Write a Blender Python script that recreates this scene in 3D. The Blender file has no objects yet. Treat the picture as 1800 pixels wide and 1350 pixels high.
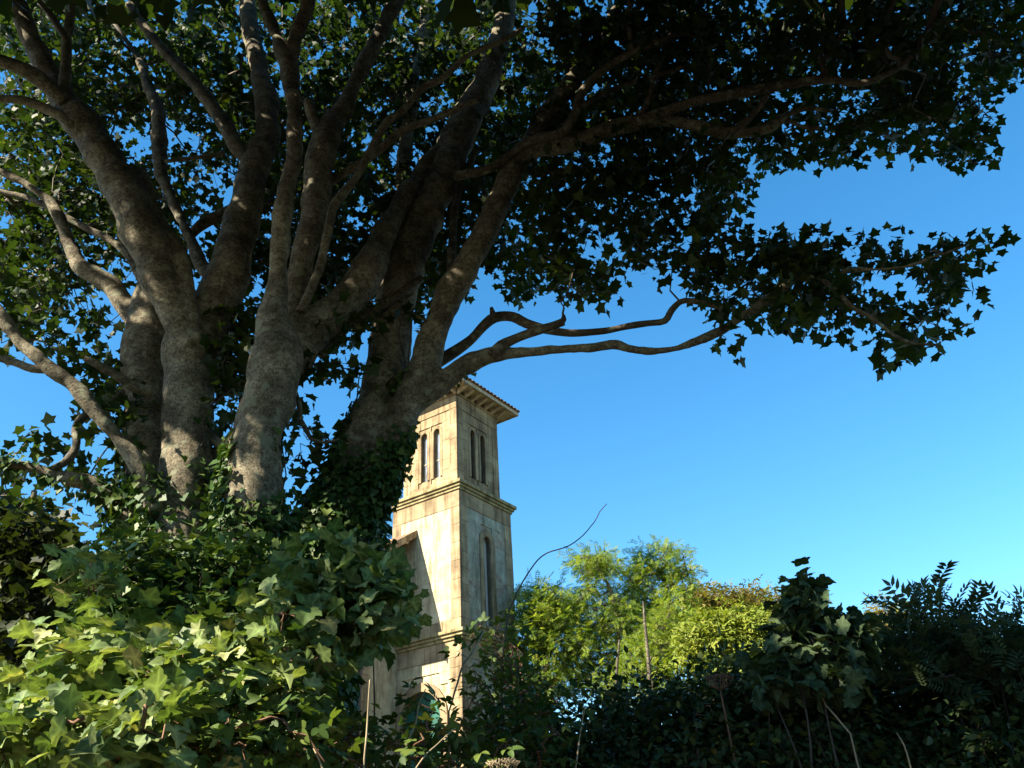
import bpy, bmesh, math
import numpy as np
from mathutils import Vector, Matrix, noise

rng = np.random.default_rng(7)
scene = bpy.context.scene
R = math.radians

# ------------------------------------------------------------------ camera
F_PX, PITCH, ROLL, EYE = 1500.0, R(31.2), R(3.2), 1.6
cp, sp, cr, sr = math.cos(PITCH), math.sin(PITCH), math.cos(ROLL), math.sin(ROLL)
FWD, RIGHT, UP = Vector((0, cp, sp)), Vector((1, 0, 0)), Vector((0, -sp, cp))
cam_data = bpy.data.cameras.new('camera')
cam = bpy.data.objects.new('camera', cam_data)
scene.collection.objects.link(cam)
cam_data.sensor_width = 36.0
cam_data.lens = 36.0 * F_PX / 1800.0
cam_data.clip_start = 0.05
cam_data.clip_end = 3000.0
cx_, cy_ = RIGHT * cr - UP * sr, RIGHT * sr + UP * cr
M = Matrix((cx_, cy_, -FWD)).transposed().to_4x4()
M.translation = (0, 0, EYE)
cam.matrix_world = M
scene.camera = cam

# ------------------------------------------------------------------ light
SUN_AZ = R(57.0)          # left of straight behind the camera
SUN_EL = R(36.0)
SUN_DIR = Vector((-math.sin(SUN_AZ) * math.cos(SUN_EL), -math.cos(SUN_AZ) * math.cos(SUN_EL), math.sin(SUN_EL)))
world = bpy.data.worlds.new('World')
scene.world = world
world.use_nodes = True
wn = world.node_tree.nodes
wl = world.node_tree.links
bg = wn['Background']
sky = wn.new('ShaderNodeTexSky')
sky.sky_type = 'NISHITA'
sky.sun_disc = False
sky.sun_elevation = SUN_EL
sky.sun_rotation = math.atan2(SUN_DIR.x, SUN_DIR.y)
sky.air_density = 1.0
sky.dust_density = 0.25
sky.ozone_density = 2.2
hsv = wn.new('ShaderNodeHueSaturation')
hsv.inputs['Saturation'].default_value = 1.32
hsv.inputs['Hue'].default_value = 0.491
wl.new(sky.outputs[0], hsv.inputs['Color'])
wl.new(hsv.outputs[0], bg.inputs['Color'])
bg.inputs['Strength'].default_value = 0.078
sd = bpy.data.lights.new('sun', 'SUN')
sd.energy = 5.0
sd.angle = R(0.53)
sd.color = (1.0, 0.90, 0.72)
sun = bpy.data.objects.new('sun', sd)
scene.collection.objects.link(sun)
sun.location = SUN_DIR * 60
sun.rotation_euler = SUN_DIR.to_track_quat('Z', 'Y').to_euler()
vs = scene.view_settings
vs.view_transform = 'Standard'
vs.look = 'None'
vs.exposure = 2.0
vs.gamma = 1.0
scene.cycles.use_denoising = True
scene.cycles.max_bounces = 6
scene.cycles.transparent_max_bounces = 4

# ------------------------------------------------------------------ helpers
def P(x, y, Y):
    """point on the ray of photo pixel (x, y) (1800 x 1350) at plan distance Y"""
    u, v = (x - 900) / F_PX, (675 - y) / F_PX
    d = FWD + RIGHT * (cr * u + sr * v) + UP * (-sr * u + cr * v)
    d = d * (Y / d.y)
    return Vector((d.x, d.y, d.z + EYE))

def Pn(x, y, Y):
    x, y, Y = np.asarray(x, float), np.asarray(y, float), np.asarray(Y, float)
    u, v = (x - 900) / F_PX, (675 - y) / F_PX
    a, b = cr * u + sr * v, -sr * u + cr * v
    dy = cp - sp * b
    k = Y / dy
    return np.stack([a * k, Y, (sp + cp * b) * k + EYE], 1)

def proj(Q):
    Q = np.asarray(Q, float) - [0, 0, EYE]
    d = Q[:, 1] * cp + Q[:, 2] * sp
    d = np.where(d < .05, .05, d)
    u, v = Q[:, 0] / d, (-Q[:, 1] * sp + Q[:, 2] * cp) / d
    return 900 + F_PX * (u * cr - v * sr), 675 - F_PX * (u * sr + v * cr), d

def depth(p):
    return p.y * cp + (p.z - EYE) * sp

def link(o, parent=None):
    scene.collection.objects.link(o)
    if parent is not None:
        o.parent = parent
    return o

def tag(o, label=None, cat=None, group=None, kind=None):
    if label: o['label'] = label
    if cat: o['category'] = cat
    if group: o['group'] = group
    if kind: o['kind'] = kind
    return o

def thing(name, label, cat, loc, group=None, rotz=0.0):
    o = bpy.data.objects.new(name, None)
    o.empty_display_size = 0.2
    link(o)
    o.location = loc
    o.rotation_euler = (0, 0, rotz)
    return tag(o, label, cat, group)

def mesh_obj(name, me, mat, parent=None, kind=None):
    o = bpy.data.objects.new(name, me)
    link(o, parent)
    if mat is not None and not me.materials:
        me.materials.append(mat)
    if kind: o['kind'] = kind
    return o

def mesh_np(name, V, T, tint=None, smooth=False):
    """mesh from numpy arrays of verts and triangles / quads"""
    me = bpy.data.meshes.new(name)
    V = np.ascontiguousarray(V, np.float32); T = np.ascontiguousarray(T, np.int32)
    k = T.shape[1]
    me.vertices.add(len(V)); me.vertices.foreach_set('co', V.ravel())
    me.loops.add(T.size); me.loops.foreach_set('vertex_index', T.ravel())
    me.polygons.add(len(T))
    me.polygons.foreach_set('loop_start', np.arange(0, T.size, k, dtype=np.int32))
    me.polygons.foreach_set('loop_total', np.full(len(T), k, np.int32))
    if smooth:
        me.polygons.foreach_set('use_smooth', np.ones(len(T), bool))
    if tint is not None:
        a = me.attributes.new('tint', 'FLOAT', 'POINT')
        a.data.foreach_set('value', np.ascontiguousarray(tint, np.float32))
    me.update(calc_edges=True)
    return me

# ------------------------------------------------------------------ materials
def new_mat(name):
    m = bpy.data.materials.new(name)
    m.use_nodes = True
    nt = m.node_tree
    b = nt.nodes['Principled BSDF']
    return m, nt.nodes, nt.links, b

def ramp(nodes, stops):
    r = nodes.new('ShaderNodeValToRGB')
    e = r.color_ramp.elements
    while len(e) < len(stops):
        e.new(0.5)
    for i, (p, c) in enumerate(stops):
        e[i].position = p
        e[i].color = (*c, 1)
    return r

def leaf_mat(name, stops, trans=0.35, rough=0.55, tcol=(1.25, 1.3, 0.45), spec=0.22):
    m, n, l, b = new_mat(name)
    at = n.new('ShaderNodeAttribute'); at.attribute_name = 'tint'
    oi = n.new('ShaderNodeObjectInfo')
    ad = n.new('ShaderNodeMath'); ad.operation = 'ADD'
    l.new(at.outputs['Fac'], ad.inputs[0]); l.new(oi.outputs['Random'], ad.inputs[1])
    fr = n.new('ShaderNodeMath'); fr.operation = 'FRACT'; l.new(ad.outputs[0], fr.inputs[0])
    rp = ramp(n, stops); l.new(fr.outputs[0], rp.inputs[0])
    geo = n.new('ShaderNodeNewGeometry')
    ns = n.new('ShaderNodeTexNoise'); ns.inputs['Scale'].default_value = 30; ns.inputs['Detail'].default_value = 3
    l.new(geo.outputs['Position'], ns.inputs['Vector'])
    mr = n.new('ShaderNodeMapRange'); mr.inputs[3].default_value = 0.72; mr.inputs[4].default_value = 1.28
    l.new(ns.outputs['Fac'], mr.inputs[0])
    mx = n.new('ShaderNodeMix'); mx.data_type = 'RGBA'; mx.blend_type = 'MULTIPLY'; mx.inputs[0].default_value = 1
    l.new(rp.outputs[0], mx.inputs[6]); l.new(mr.outputs[0], mx.inputs[7])
    ra_ = n.new('ShaderNodeAttribute'); ra_.attribute_name = 'rib'
    rr = n.new('ShaderNodeMapRange'); rr.inputs[3].default_value = .88; rr.inputs[4].default_value = 1.75
    l.new(ra_.outputs['Fac'], rr.inputs[0])
    mv = n.new('ShaderNodeMix'); mv.data_type = 'RGBA'; mv.blend_type = 'MULTIPLY'; mv.inputs[0].default_value = 1
    l.new(mx.outputs[2], mv.inputs[6]); l.new(rr.outputs[0], mv.inputs[7])
    mx = mv
    l.new(mx.outputs[2], b.inputs['Base Color'])
    b.inputs['Roughness'].default_value = rough
    b.inputs['Specular IOR Level'].default_value = spec
    tr = n.new('ShaderNodeBsdfTranslucent')
    tm = n.new('ShaderNodeMix'); tm.data_type = 'RGBA'; tm.blend_type = 'MULTIPLY'; tm.inputs[0].default_value = 1
    l.new(mx.outputs[2], tm.inputs[6]); tm.inputs[7].default_value = (*tcol, 1)
    l.new(tm.outputs[2], tr.inputs['Color'])
    ms = n.new('ShaderNodeMixShader'); ms.inputs[0].default_value = trans
    l.new(b.outputs[0], ms.inputs[1]); l.new(tr.outputs[0], ms.inputs[2])
    l.new(ms.outputs[0], n['Material Output'].inputs['Surface'])
    return m

def stone_mat(name, c1, c2, c3, scale=3.0, bump=0.35, rough=0.9, grain=60.0, rand=0.35, patch=None):
    m, n, l, b = new_mat(name)
    tc = n.new('ShaderNodeTexCoord'); oi = n.new('ShaderNodeObjectInfo')
    geo = n.new('ShaderNodeNewGeometry')
    n1 = n.new('ShaderNodeTexNoise'); n1.inputs['Scale'].default_value = scale; n1.inputs['Detail'].default_value = 8
    n1.inputs['Roughness'].default_value = 0.65
    l.new(geo.outputs['Position'], n1.inputs['Vector'])
    rp = ramp(n, [(0.30, c1), (0.52, c2), (0.72, c3)]); l.new(n1.outputs['Fac'], rp.inputs[0])
    mr = n.new('ShaderNodeMapRange'); mr.inputs[3].default_value = 1 - rand; mr.inputs[4].default_value = 1 + rand * .6
    l.new(oi.outputs['Random'], mr.inputs[0])
    mx = n.new('ShaderNodeMix'); mx.data_type = 'RGBA'; mx.blend_type = 'MULTIPLY'; mx.inputs[0].default_value = 1
    l.new(rp.outputs[0], mx.inputs[6]); l.new(mr.outputs[0], mx.inputs[7])
    # rain streaks
    mps = n.new('ShaderNodeMapping'); mps.inputs['Scale'].default_value = (3.2, 3.2, .28)
    l.new(geo.outputs['Position'], mps.inputs['Vector'])
    n5 = n.new('ShaderNodeTexNoise'); n5.inputs['Scale'].default_value = 1.6; n5.inputs['Detail'].default_value = 7; n5.inputs['Roughness'].default_value = .6
    l.new(mps.outputs[0], n5.inputs['Vector'])
    r5 = ramp(n, [(.36, (.52, .50, .46)), (.52, (1, 1, 1))]); l.new(n5.outputs['Fac'], r5.inputs[0])
    m5 = n.new('ShaderNodeMix'); m5.data_type = 'RGBA'; m5.blend_type = 'MULTIPLY'; m5.inputs[0].default_value = 1
    l.new(mx.outputs[2], m5.inputs[6]); l.new(r5.outputs[0], m5.inputs[7]); mx = m5
    n2 = n.new('ShaderNodeTexNoise'); n2.inputs['Scale'].default_value = grain; n2.inputs['Detail'].default_value = 4
    l.new(geo.outputs['Position'], n2.inputs['Vector'])
    out = mx.outputs[2]
    if patch is not None:       # stretches where the plaster has fallen off and rubble shows
        n3 = n.new('ShaderNodeTexNoise'); n3.inputs['Scale'].default_value = 0.9; n3.inputs['Detail'].default_value = 9
        n3.inputs['Roughness'].default_value = 0.72
        l.new(geo.outputs['Position'], n3.inputs['Vector'])
        cr_ = ramp(n, [(patch[0], (0, 0, 0)), (patch[0] + .03, (1, 1, 1))]); l.new(n3.outputs['Fac'], cr_.inputs[0])
        vo = n.new('ShaderNodeTexVoronoi'); vo.inputs['Scale'].default_value = 7
        l.new(geo.outputs['Position'], vo.inputs['Vector'])
        vr = ramp(n, [(0.0, patch[1]), (0.5, patch[2]), (1, patch[3])]); l.new(vo.outputs['Color'], vr.inputs[0])
        m2 = n.new('ShaderNodeMix'); m2.data_type = 'RGBA'
        l.new(cr_.outputs[0], m2.inputs[0]); l.new(out, m2.inputs[6]); l.new(vr.outputs[0], m2.inputs[7])
        out = m2.outputs[2]
    l.new(out, b.inputs['Base Color'])
    bp = n.new('ShaderNodeBump'); bp.inputs['Strength'].default_value = bump; bp.inputs['Distance'].default_value = 0.03
    ad = n.new('ShaderNodeMath'); ad.operation = 'ADD'
    l.new(n1.outputs['Fac'], ad.inputs[0]); l.new(n2.outputs['Fac'], ad.inputs[1])
    l.new(ad.outputs[0], bp.inputs['Height']); l.new(bp.outputs[0], b.inputs['Normal'])
    b.inputs['Roughness'].default_value = rough
    b.inputs['Specular IOR Level'].default_value = 0.2
    return m

def bark_mat(name, c1, c2, c3, ring=True):
    m, n, l, b = new_mat(name)
    geo = n.new('ShaderNodeNewGeometry')
    mp = n.new('ShaderNodeMapping'); mp.inputs['Scale'].default_value = (1, 1, 1.25 if ring else .5)
    l.new(geo.outputs['Position'], mp.inputs['Vector'])
    n1 = n.new('ShaderNodeTexNoise'); n1.inputs['Scale'].default_value = 3.2; n1.inputs['Detail'].default_value = 9; n1.inputs['Roughness'].default_value = .7
    n2 = n.new('ShaderNodeTexNoise'); n2.inputs['Scale'].default_value = 22; n2.inputs['Detail'].default_value = 6; n2.inputs['Roughness'].default_value = .7
    l.new(mp.outputs[0], n1.inputs['Vector']); l.new(mp.outputs[0], n2.inputs['Vector'])
    rp = ramp(n, [(0.32, c1), (0.5, c2), (0.68, c3)]); l.new(n1.outputs['Fac'], rp.inputs[0])
    r2 = ramp(n, [(0.35, (.45, .42, .4)), (0.6, (1.15, 1.12, 1.05))]); l.new(n2.outputs['Fac'], r2.inputs[0])
    mx = n.new('ShaderNodeMix'); mx.data_type = 'RGBA'; mx.blend_type = 'MULTIPLY'; mx.inputs[0].default_value = 1
    l.new(rp.outputs[0], mx.inputs[6]); l.new(r2.outputs[0], mx.inputs[7])
    n4 = n.new('ShaderNodeTexNoise'); n4.inputs['Scale'].default_value = 70; n4.inputs['Detail'].default_value = 4
    l.new(geo.outputs['Position'], n4.inputs['Vector'])
    r4 = ramp(n, [(0.36, (.5, .47, .42)), (0.50, (1, 1, 1)), (0.7, (1.3, 1.28, 1.2))]); l.new(n4.outputs['Fac'], r4.inputs[0])
    m4 = n.new('ShaderNodeMix'); m4.data_type = 'RGBA'; m4.blend_type = 'MULTIPLY'; m4.inputs[0].default_value = 1
    l.new(mx.outputs[2], m4.inputs[6]); l.new(r4.outputs[0], m4.inputs[7]); mx = m4
    # lichen blotches
    n3 = n.new('ShaderNodeTexNoise'); n3.inputs['Scale'].default_value = 9; n3.inputs['Detail'].default_value = 5
    l.new(geo.outputs['Position'], n3.inputs['Vector'])
    r3 = ramp(n, [(0.56, (0, 0, 0)), (0.66, (.8, .8, .8))]); l.new(n3.outputs['Fac'], r3.inputs[0])
    m2 = n.new('ShaderNodeMix'); m2.data_type = 'RGBA'
    l.new(r3.outputs[0], m2.inputs[0]); l.new(mx.outputs[2], m2.inputs[6]); m2.inputs[7].default_value = (.19, .195, .13, 1)
    l.new(m2.outputs[2], b.inputs['Base Color'])
    bp = n.new('ShaderNodeBump'); bp.inputs['Strength'].default_value = .7; bp.inputs['Distance'].default_value = .03
    l.new(n2.outputs['Fac'], bp.inputs['Height']); l.new(bp.outputs[0], b.inputs['Normal'])
    b.inputs['Roughness'].default_value = .88
    b.inputs['Specular IOR Level'].default_value = .2
    return m

def plain_mat(name, c, rough=.8, scale=12, var=.3, spec=.3):
    m, n, l, b = new_mat(name)
    geo = n.new('ShaderNodeNewGeometry')
    ns = n.new('ShaderNodeTexNoise'); ns.inputs['Scale'].default_value = scale; ns.inputs['Detail'].default_value = 6
    l.new(geo.outputs['Position'], ns.inputs['Vector'])
    rp = ramp(n, [(.3, tuple(v * (1 - var) for v in c)), (.7, tuple(min(1, v * (1 + var)) for v in c))])
    l.new(ns.outputs['Fac'], rp.inputs[0]); l.new(rp.outputs[0], b.inputs['Base Color'])
    b.inputs['Roughness'].default_value = rough
    b.inputs['Specular IOR Level'].default_value = spec
    return m

MAT = {}
MAT['canopy'] = leaf_mat('sycamore_leaf', [(0, (.013, .027, .006)), (.5, (.021, .040, .009)), (.9, (.034, .055, .011)), (1, (.065, .085, .016))], trans=.40)
MAT['sapling'] = leaf_mat('sapling_leaf', [(0, (.06, .10, .03)), (.4, (.115, .165, .05)), (.8, (.19, .235, .085)), (.95, (.28, .31, .13)), (.99, (.28, .26, .10)), (1, (.28, .18, .06))], trans=.25)
MAT['ivy'] = leaf_mat('ivy_leaf', [(0, (.025, .06, .014)), (.6, (.045, .09, .02)), (1, (.10, .14, .03))], trans=.15, rough=.5, spec=.2)
MAT['bramble'] = leaf_mat('bramble_leaf', [(0, (.04, .08, .018)), (.6, (.07, .12, .025)), (.95, (.13, .17, .035)), (1, (.18, .14, .05))], trans=.3)
MAT['hedge'] = leaf_mat('hedge_leaf', [(0, (.026, .050, .016)), (.6, (.048, .082, .026)), (.95, (.08, .105, .03)), (1, (.13, .115, .04))], trans=.2)
MAT['shoot'] = leaf_mat('shoot_leaf', [(0, (.04, .068, .032)), (.6, (.058, .09, .04)), (1, (.08, .11, .046))], trans=.2)
MAT['ash'] = leaf_mat('ash_leaf', [(0, (.13, .20, .03)), (.6, (.20, .275, .04)), (1, (.32, .34, .055))], trans=.45)
MAT['lime'] = leaf_mat('lime_green_leaf', [(0, (.13, .18, .022)), (.6, (.20, .245, .03)), (1, (.28, .30, .045))], trans=.35)
MAT['russet'] = leaf_mat('russet_leaf', [(0, (.14, .17, .03)), (.5, (.20, .18, .045)), (1, (.26, .17, .06))], trans=.4)
MAT['dim'] = leaf_mat('shade_dimmed_leaf', [(0, (.014, .022, .006)), (.6, (.026, .038, .009)), (.9, (.05, .06, .014)), (1, (.12, .12, .03))], trans=.35)  # leaf colour darkened to stand in for shade over this tree
MAT['bark'] = bark_mat('sycamore_bark', (.06, .051, .038), (.145, .128, .094), (.30, .275, .21))
MAT['bark2'] = bark_mat('ash_bark', (.07, .06, .045), (.14, .12, .09), (.22, .20, .16), ring=False)
MAT['shade_dead_bark'] = bark_mat('dark_branch_bark', (.05, .042, .032), (.095, .08, .06), (.15, .13, .10))  # darker bark that paints shade into branches; also the dead stems' colour
MAT['twig'] = plain_mat('twig_bark', (.07, .055, .04))
MAT['redstem'] = plain_mat('bramble_stem', (.16, .085, .05))
MAT['drystem'] = plain_mat('dry_stem', (.30, .235, .14))
MAT['soil'] = plain_mat('bank_soil', (.05, .045, .022), scale=3)
MAT['asphalt'] = plain_mat('lane_asphalt', (.05, .05, .05), scale=30)
MAT['ashlar'] = stone_mat('cream_render', (.30, .24, .14), (.46, .385, .24), (.58, .50, .34), scale=2.2, bump=.35, rand=.06)
MAT['plaster'] = stone_mat('grey_render', (.20, .19, .135), (.30, .29, .22), (.40, .385, .30), scale=2.0, bump=.4, rand=.10,
                           patch=(.51, (.16, .11, .08), (.28, .22, .16), (.38, .33, .26)))
MAT['quoin'] = stone_mat('tan_sandstone', (.17, .12, .07), (.29, .215, .125), (.40, .31, .19), scale=1.6, bump=.35, rand=.15)
MAT['belfry'] = stone_mat('honey_sandstone', (.15, .105, .06), (.28, .205, .115), (.40, .31, .18), scale=1.3, bump=.3, rand=.14)
MAT['cornice'] = stone_mat('lichened_sandstone', (.15, .12, .06), (.27, .225, .115), (.38, .32, .17), scale=2.4, bump=.4, rand=.1)
MAT['tile'] = stone_mat('clay_tile', (.16, .09, .055), (.25, .15, .09), (.32, .22, .14), scale=4, rand=.4)
MAT['timber'] = plain_mat('weathered_paint', (.40, .33, .23), scale=6)
MAT['board'] = plain_mat('grey_board', (.42, .42, .42), scale=4, var=.12)
MAT['green_door'] = plain_mat('green_door_paint', (.012, .085, .06), scale=5, rough=.5)
MAT['iron'] = plain_mat('drainpipe_paint', (.09, .06, .045), scale=5, rough=.6)
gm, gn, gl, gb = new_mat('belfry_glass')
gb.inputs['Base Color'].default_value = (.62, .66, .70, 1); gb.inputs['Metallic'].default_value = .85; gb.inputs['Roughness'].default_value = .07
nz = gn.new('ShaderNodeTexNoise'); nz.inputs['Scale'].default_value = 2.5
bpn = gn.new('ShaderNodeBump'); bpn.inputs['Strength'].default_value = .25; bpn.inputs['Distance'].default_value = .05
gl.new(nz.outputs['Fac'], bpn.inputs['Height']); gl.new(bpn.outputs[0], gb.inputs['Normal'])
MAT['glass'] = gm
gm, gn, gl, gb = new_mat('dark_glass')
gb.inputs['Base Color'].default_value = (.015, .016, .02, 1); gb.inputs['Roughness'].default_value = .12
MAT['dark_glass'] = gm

# ------------------------------------------------------------------ terrain
def ground_z(x, y):
    x = np.asarray(x, float); y = np.asarray(y, float)
    t = np.clip((y - 2.0) / 2.6, 0, 1); bank = 1.25 * t * t * (3 - 2 * t)
    t2 = np.clip((y - 5.0) / 18.0, 0, 1); rise = 3.1 * t2 * t2 * (3 - 2 * t2)
    w = .05 * np.sin(x * 2.1 + y) + .06 * np.sin(y * 1.7 - x * .6)
    return bank + rise + w * np.clip((y - 2.2) / 1.5, 0, 1)

def gz(x, y):
    return float(ground_z(x, y))

xs = np.concatenate([np.linspace(-600, -45, 14), np.linspace(-40, 40, 81), np.linspace(45, 600, 14)])
ys = np.concatenate([np.linspace(-600, -12, 12), np.linspace(-10, 50, 91), np.linspace(56, 900, 18)])
X, Y_ = np.meshgrid(xs, ys)
V = np.stack([X.ravel(), Y_.ravel(), ground_z(X.ravel(), Y_.ravel())], 1)
nx, ny = len(xs), len(ys)
i, j = np.meshgrid(np.arange(nx - 1), np.arange(ny - 1))
a = (j * nx + i).ravel()
mesh_obj('ground', mesh_np('ground', V, np.stack([a, a + 1, a + nx + 1, a + nx], 1), smooth=True), MAT['soil'])['kind'] = 'structure'
lv = np.array([(-300, -3.2, .006), (300, -3.2, .006), (300, 1.4, .006), (-300, 1.4, .006)])
mesh_obj('lane', mesh_np('lane', lv, np.array([[0, 1, 2, 3]])), MAT['asphalt'])['kind'] = 'structure'

# ------------------------------------------------------------------ bmesh builders
def bm_box(bm, x0, x1, y0, y1, z0, z1):
    v = [bm.verts.new(c) for c in ((x0, y0, z0), (x1, y0, z0), (x1, y1, z0), (x0, y1, z0), (x0, y0, z1), (x1, y0, z1), (x1, y1, z1), (x0, y1, z1))]
    for q in ((0, 3, 2, 1), (4, 5, 6, 7), (0, 1, 5, 4), (1, 2, 6, 5), (2, 3, 7, 6), (3, 0, 4, 7)):
        bm.faces.new([v[k] for k in q])

def from_bm(name, bm, mat, parent=None, bevel=0.0):
    if bevel:
        bmesh.ops.bevel(bm, geom=list(bm.edges), offset=bevel, segments=1, affect='EDGES')
    bmesh.ops.recalc_face_normals(bm, faces=bm.faces)
    me = bpy.data.meshes.new(name)
    bm.to_mesh(me); bm.free()
    return mesh_obj(name, me, mat, parent)

def box(name, mat, parent, x0, x1, y0, y1, z0, z1, bevel=0.0):
    bm = bmesh.new()
    bm_box(bm, x0, x1, y0, y1, z0, z1)
    return from_bm(name, bm, mat, parent, bevel)

_cube = {}
def block(name, mat, parent, x0, x1, y0, y1, z0, z1):
    """a cheap stone block: one shared bevelled cube, scaled"""
    if mat.name not in _cube:
        bm = bmesh.new(); bm_box(bm, -.5, .5, -.5, .5, -.5, .5)
        bmesh.ops.bevel(bm, geom=list(bm.edges), offset=.025, segments=1, affect='EDGES')
        bmesh.ops.recalc_face_normals(bm, faces=bm.faces)
        me = bpy.data.meshes.new('stone_' + mat.name); bm.to_mesh(me); bm.free(); me.materials.append(mat)
        _cube[mat.name] = me
    o = bpy.data.objects.new(name, _cube[mat.name]); link(o, parent)
    o.location = ((x0 + x1) / 2, (y0 + y1) / 2, (z0 + z1) / 2)
    o.scale = (x1 - x0, y1 - y0, z1 - z0)
    return o

def arch_loop(c, z0, zs, hw, n=12):
    pts = [(c - hw, z0), (c + hw, z0)]
    for k in range(n + 1):
        t = math.pi * k / n
        pts.append((c + hw * math.cos(t), zs + hw * math.sin(t)))
    return pts

def face_map(face, s, d, z):
    """face 'R': s runs along x at y = d;  face 'L': s runs along y at x = d"""
    return (s, d, z) if face == 'R' else (d, s, z)

def pierced(name, mat, parent, face, outer, holes, d0, d1):
    """a slab with real arched openings"""
    bm = bmesh.new()
    loops = []
    for pts in [outer] + holes:
        vs_ = [bm.verts.new(face_map(face, s, d0, z)) for s, z in pts]
        es = [bm.edges.new((vs_[k], vs_[(k + 1) % len(vs_)])) for k in range(len(vs_))]
        loops.append((vs_, pts))
    bmesh.ops.triangle_fill(bm, edges=list(bm.edges), use_beauty=True)
    front = list(bm.faces)
    back = {}
    for vs_, pts in loops:
        for v, (s, z) in zip(vs_, pts):
            back[v] = bm.verts.new(face_map(face, s, d1, z))
    for f in front:
        bm.faces.new([back[v] for v in reversed(f.verts)])
    for vs_, pts in loops:
        for k in range(len(vs_)):
            p, q = vs_[k], vs_[(k + 1) % len(vs_)]
            bm.faces.new((p, q, back[q], back[p]))
    return from_bm(name, bm, mat, parent)

def ring_arch(name, mat, parent, face, c, z0, zs, hw, wid, d0, d1):
    """arched surround: an outer arch pierced by an inner one"""
    bm = bmesh.new()
    n = 12
    inn = [(c + hw, z0)] + [(c + hw * math.cos(math.pi * k / n), zs + hw * math.sin(math.pi * k / n)) for k in range(n + 1)] + [(c - hw, z0)]
    H = hw + wid
    out = [(c + H, z0)] + [(c + H * math.cos(math.pi * k / n), zs + H * math.sin(math.pi * k / n)) for k in range(n + 1)] + [(c - H, z0)]
    rows = []
    for pts, d in ((inn, d0), (out, d0), (out, d1), (inn, d1)):
        rows.append([bm.verts.new(face_map(face, s, d, z)) for s, z in pts])
    for a_ in range(4):
        A, B = rows[a_], rows[(a_ + 1) % 4]
        for k in range(len(A) - 1):
            bm.faces.new((A[k], A[k + 1], B[k + 1], B[k]))
    bm.faces.new([r[0] for r in rows]); bm.faces.new([r[-1] for r in rows])
    return from_bm(name, bm, mat, parent)

def arch_pane(name, mat, parent, face, c, z0, zs, hw, d0, d1):
    return pierced(name, mat, parent, face, arch_loop(c, z0, zs, hw), [], d0, d1)

def courses(face, mat, parent, name, s0, s1, z0, z1, ch, bw, d_out, d_in, holes=(), g=.006):
    """lay stones one by one in courses, leaving the openings free; holes = (s_lo, s_hi, z_lo, z_hi)"""
    n = max(1, round((z1 - z0) / ch)); h = (z1 - z0) / n
    for r_ in range(n):
        za, zb = z0 + r_ * h, z0 + (r_ + 1) * h
        spans = [(s0, s1)]
        for (a_, b_, c_, d_) in holes:
            if zb > c_ + .01 and za < d_ - .01:
                nxt = []
                for (p, q) in spans:
                    if a_ > p: nxt.append((p, min(q, a_)))
                    if b_ < q: nxt.append((max(p, b_), q))
                spans = [s for s in nxt if s[1] - s[0] > .04]
        for (p, q) in spans:
            k = max(1, round((q - p) / bw)); w = (q - p) / k
            off = (.5 * w if r_ % 2 and k > 1 else 0)
            cuts = [p] + [p + w * t + off * .6 - (0.3 * w if off else 0) * .0 for t in range(1, k)] + [q]
            cuts = sorted(min(max(c, p), q) for c in cuts)
            for t in range(len(cuts) - 1):
                if cuts[t + 1] - cuts[t] < .05: continue
                do = d_out - rng.uniform(0, .006)
                lo, hi = sorted((do, d_in))
                A = (cuts[t] + g, cuts[t + 1] - g)
                if face == 'R':
                    block(name, mat, parent, A[0], A[1], lo, hi, za + g, zb - g)
                else:
                    block(name, mat, parent, lo, hi, A[0], A[1], za + g, zb - g)

# ------------------------------------------------------------------ church tower
TH = R(33.8)
TW = 3.16
GZ = 4.3
Z1, Z2, Z3, Z4 = 9.0, 14.3, 18.45, 18.72
TC = Vector((-2.1, 28.0, 0))
tower = thing('church_tower', 'pale stone church tower with twin arched belfry lights and deep eaves', 'tower', (TC.x, TC.y, 0), rotz=math.pi / 2 - TH)
# base stage
core = .05
DOOR = (1.75, 4.3, 6.75, .85)
pierced('wall', MAT['ashlar'], tower, 'L', [(core, GZ - .5), (TW, GZ - .5), (TW, Z1), (core, Z1)], [arch_loop(DOOR[0], GZ - .49, DOOR[2], DOOR[3])], core, .5)
box('wall', MAT['plaster'], tower, .505, TW, core, TW, GZ - .5, Z1)
box('wall', MAT['plaster'], tower, core, .505, core + .003, .5, GZ - .5, Z1 - .003)
DB = DOOR[3] + .3
courses('L', MAT['ashlar'], tower, 'stone', .5, TW - .02, GZ, Z1 - .55, .37, .62, .012, core + .02, [(DOOR[0] - DB, DOOR[0] + DB, GZ - 1, DOOR[2] + DB * .55), (DOOR[0] - DB * .7, DOOR[0] + DB * .7, DOOR[2], DOOR[2] + DB)])
courses('L', MAT['quoin'], tower, 'stone', .0, .5, GZ, Z1 - .55, .31, .6, -.012, core + .02)
courses('L', MAT['quoin'], tower, 'stone', .0, TW, Z1 - .55, Z1, .55, .9, -.006, core + .02)
courses('R', MAT['quoin'], tower, 'stone', .055, .5, GZ, Z1 - .55, .31, .6, -.012, core + .02)
courses('R', MAT['quoin'], tower, 'stone', TW - .5, TW, GZ, Z1 - .55, .31, .6, -.012, core + .02)
courses('R', MAT['quoin'], tower, 'stone', .055, TW, Z1 - .55, Z1, .55, .9, -.006, core + .02)
courses('R', MAT['plaster'], tower, 'stone', .5, TW - .5, GZ, Z1 - .55, .37, .62, .012, core + .02)
ring_arch('door_surround', MAT['quoin'], tower, 'L', DOOR[0], GZ - .3, DOOR[2], DOOR[3], .28, -.02, .3)
dd = arch_pane('door', MAT['green_door'], tower, 'L', DOOR[0], GZ - .3, DOOR[2], DOOR[3] + .02, .30, .36)
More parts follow.
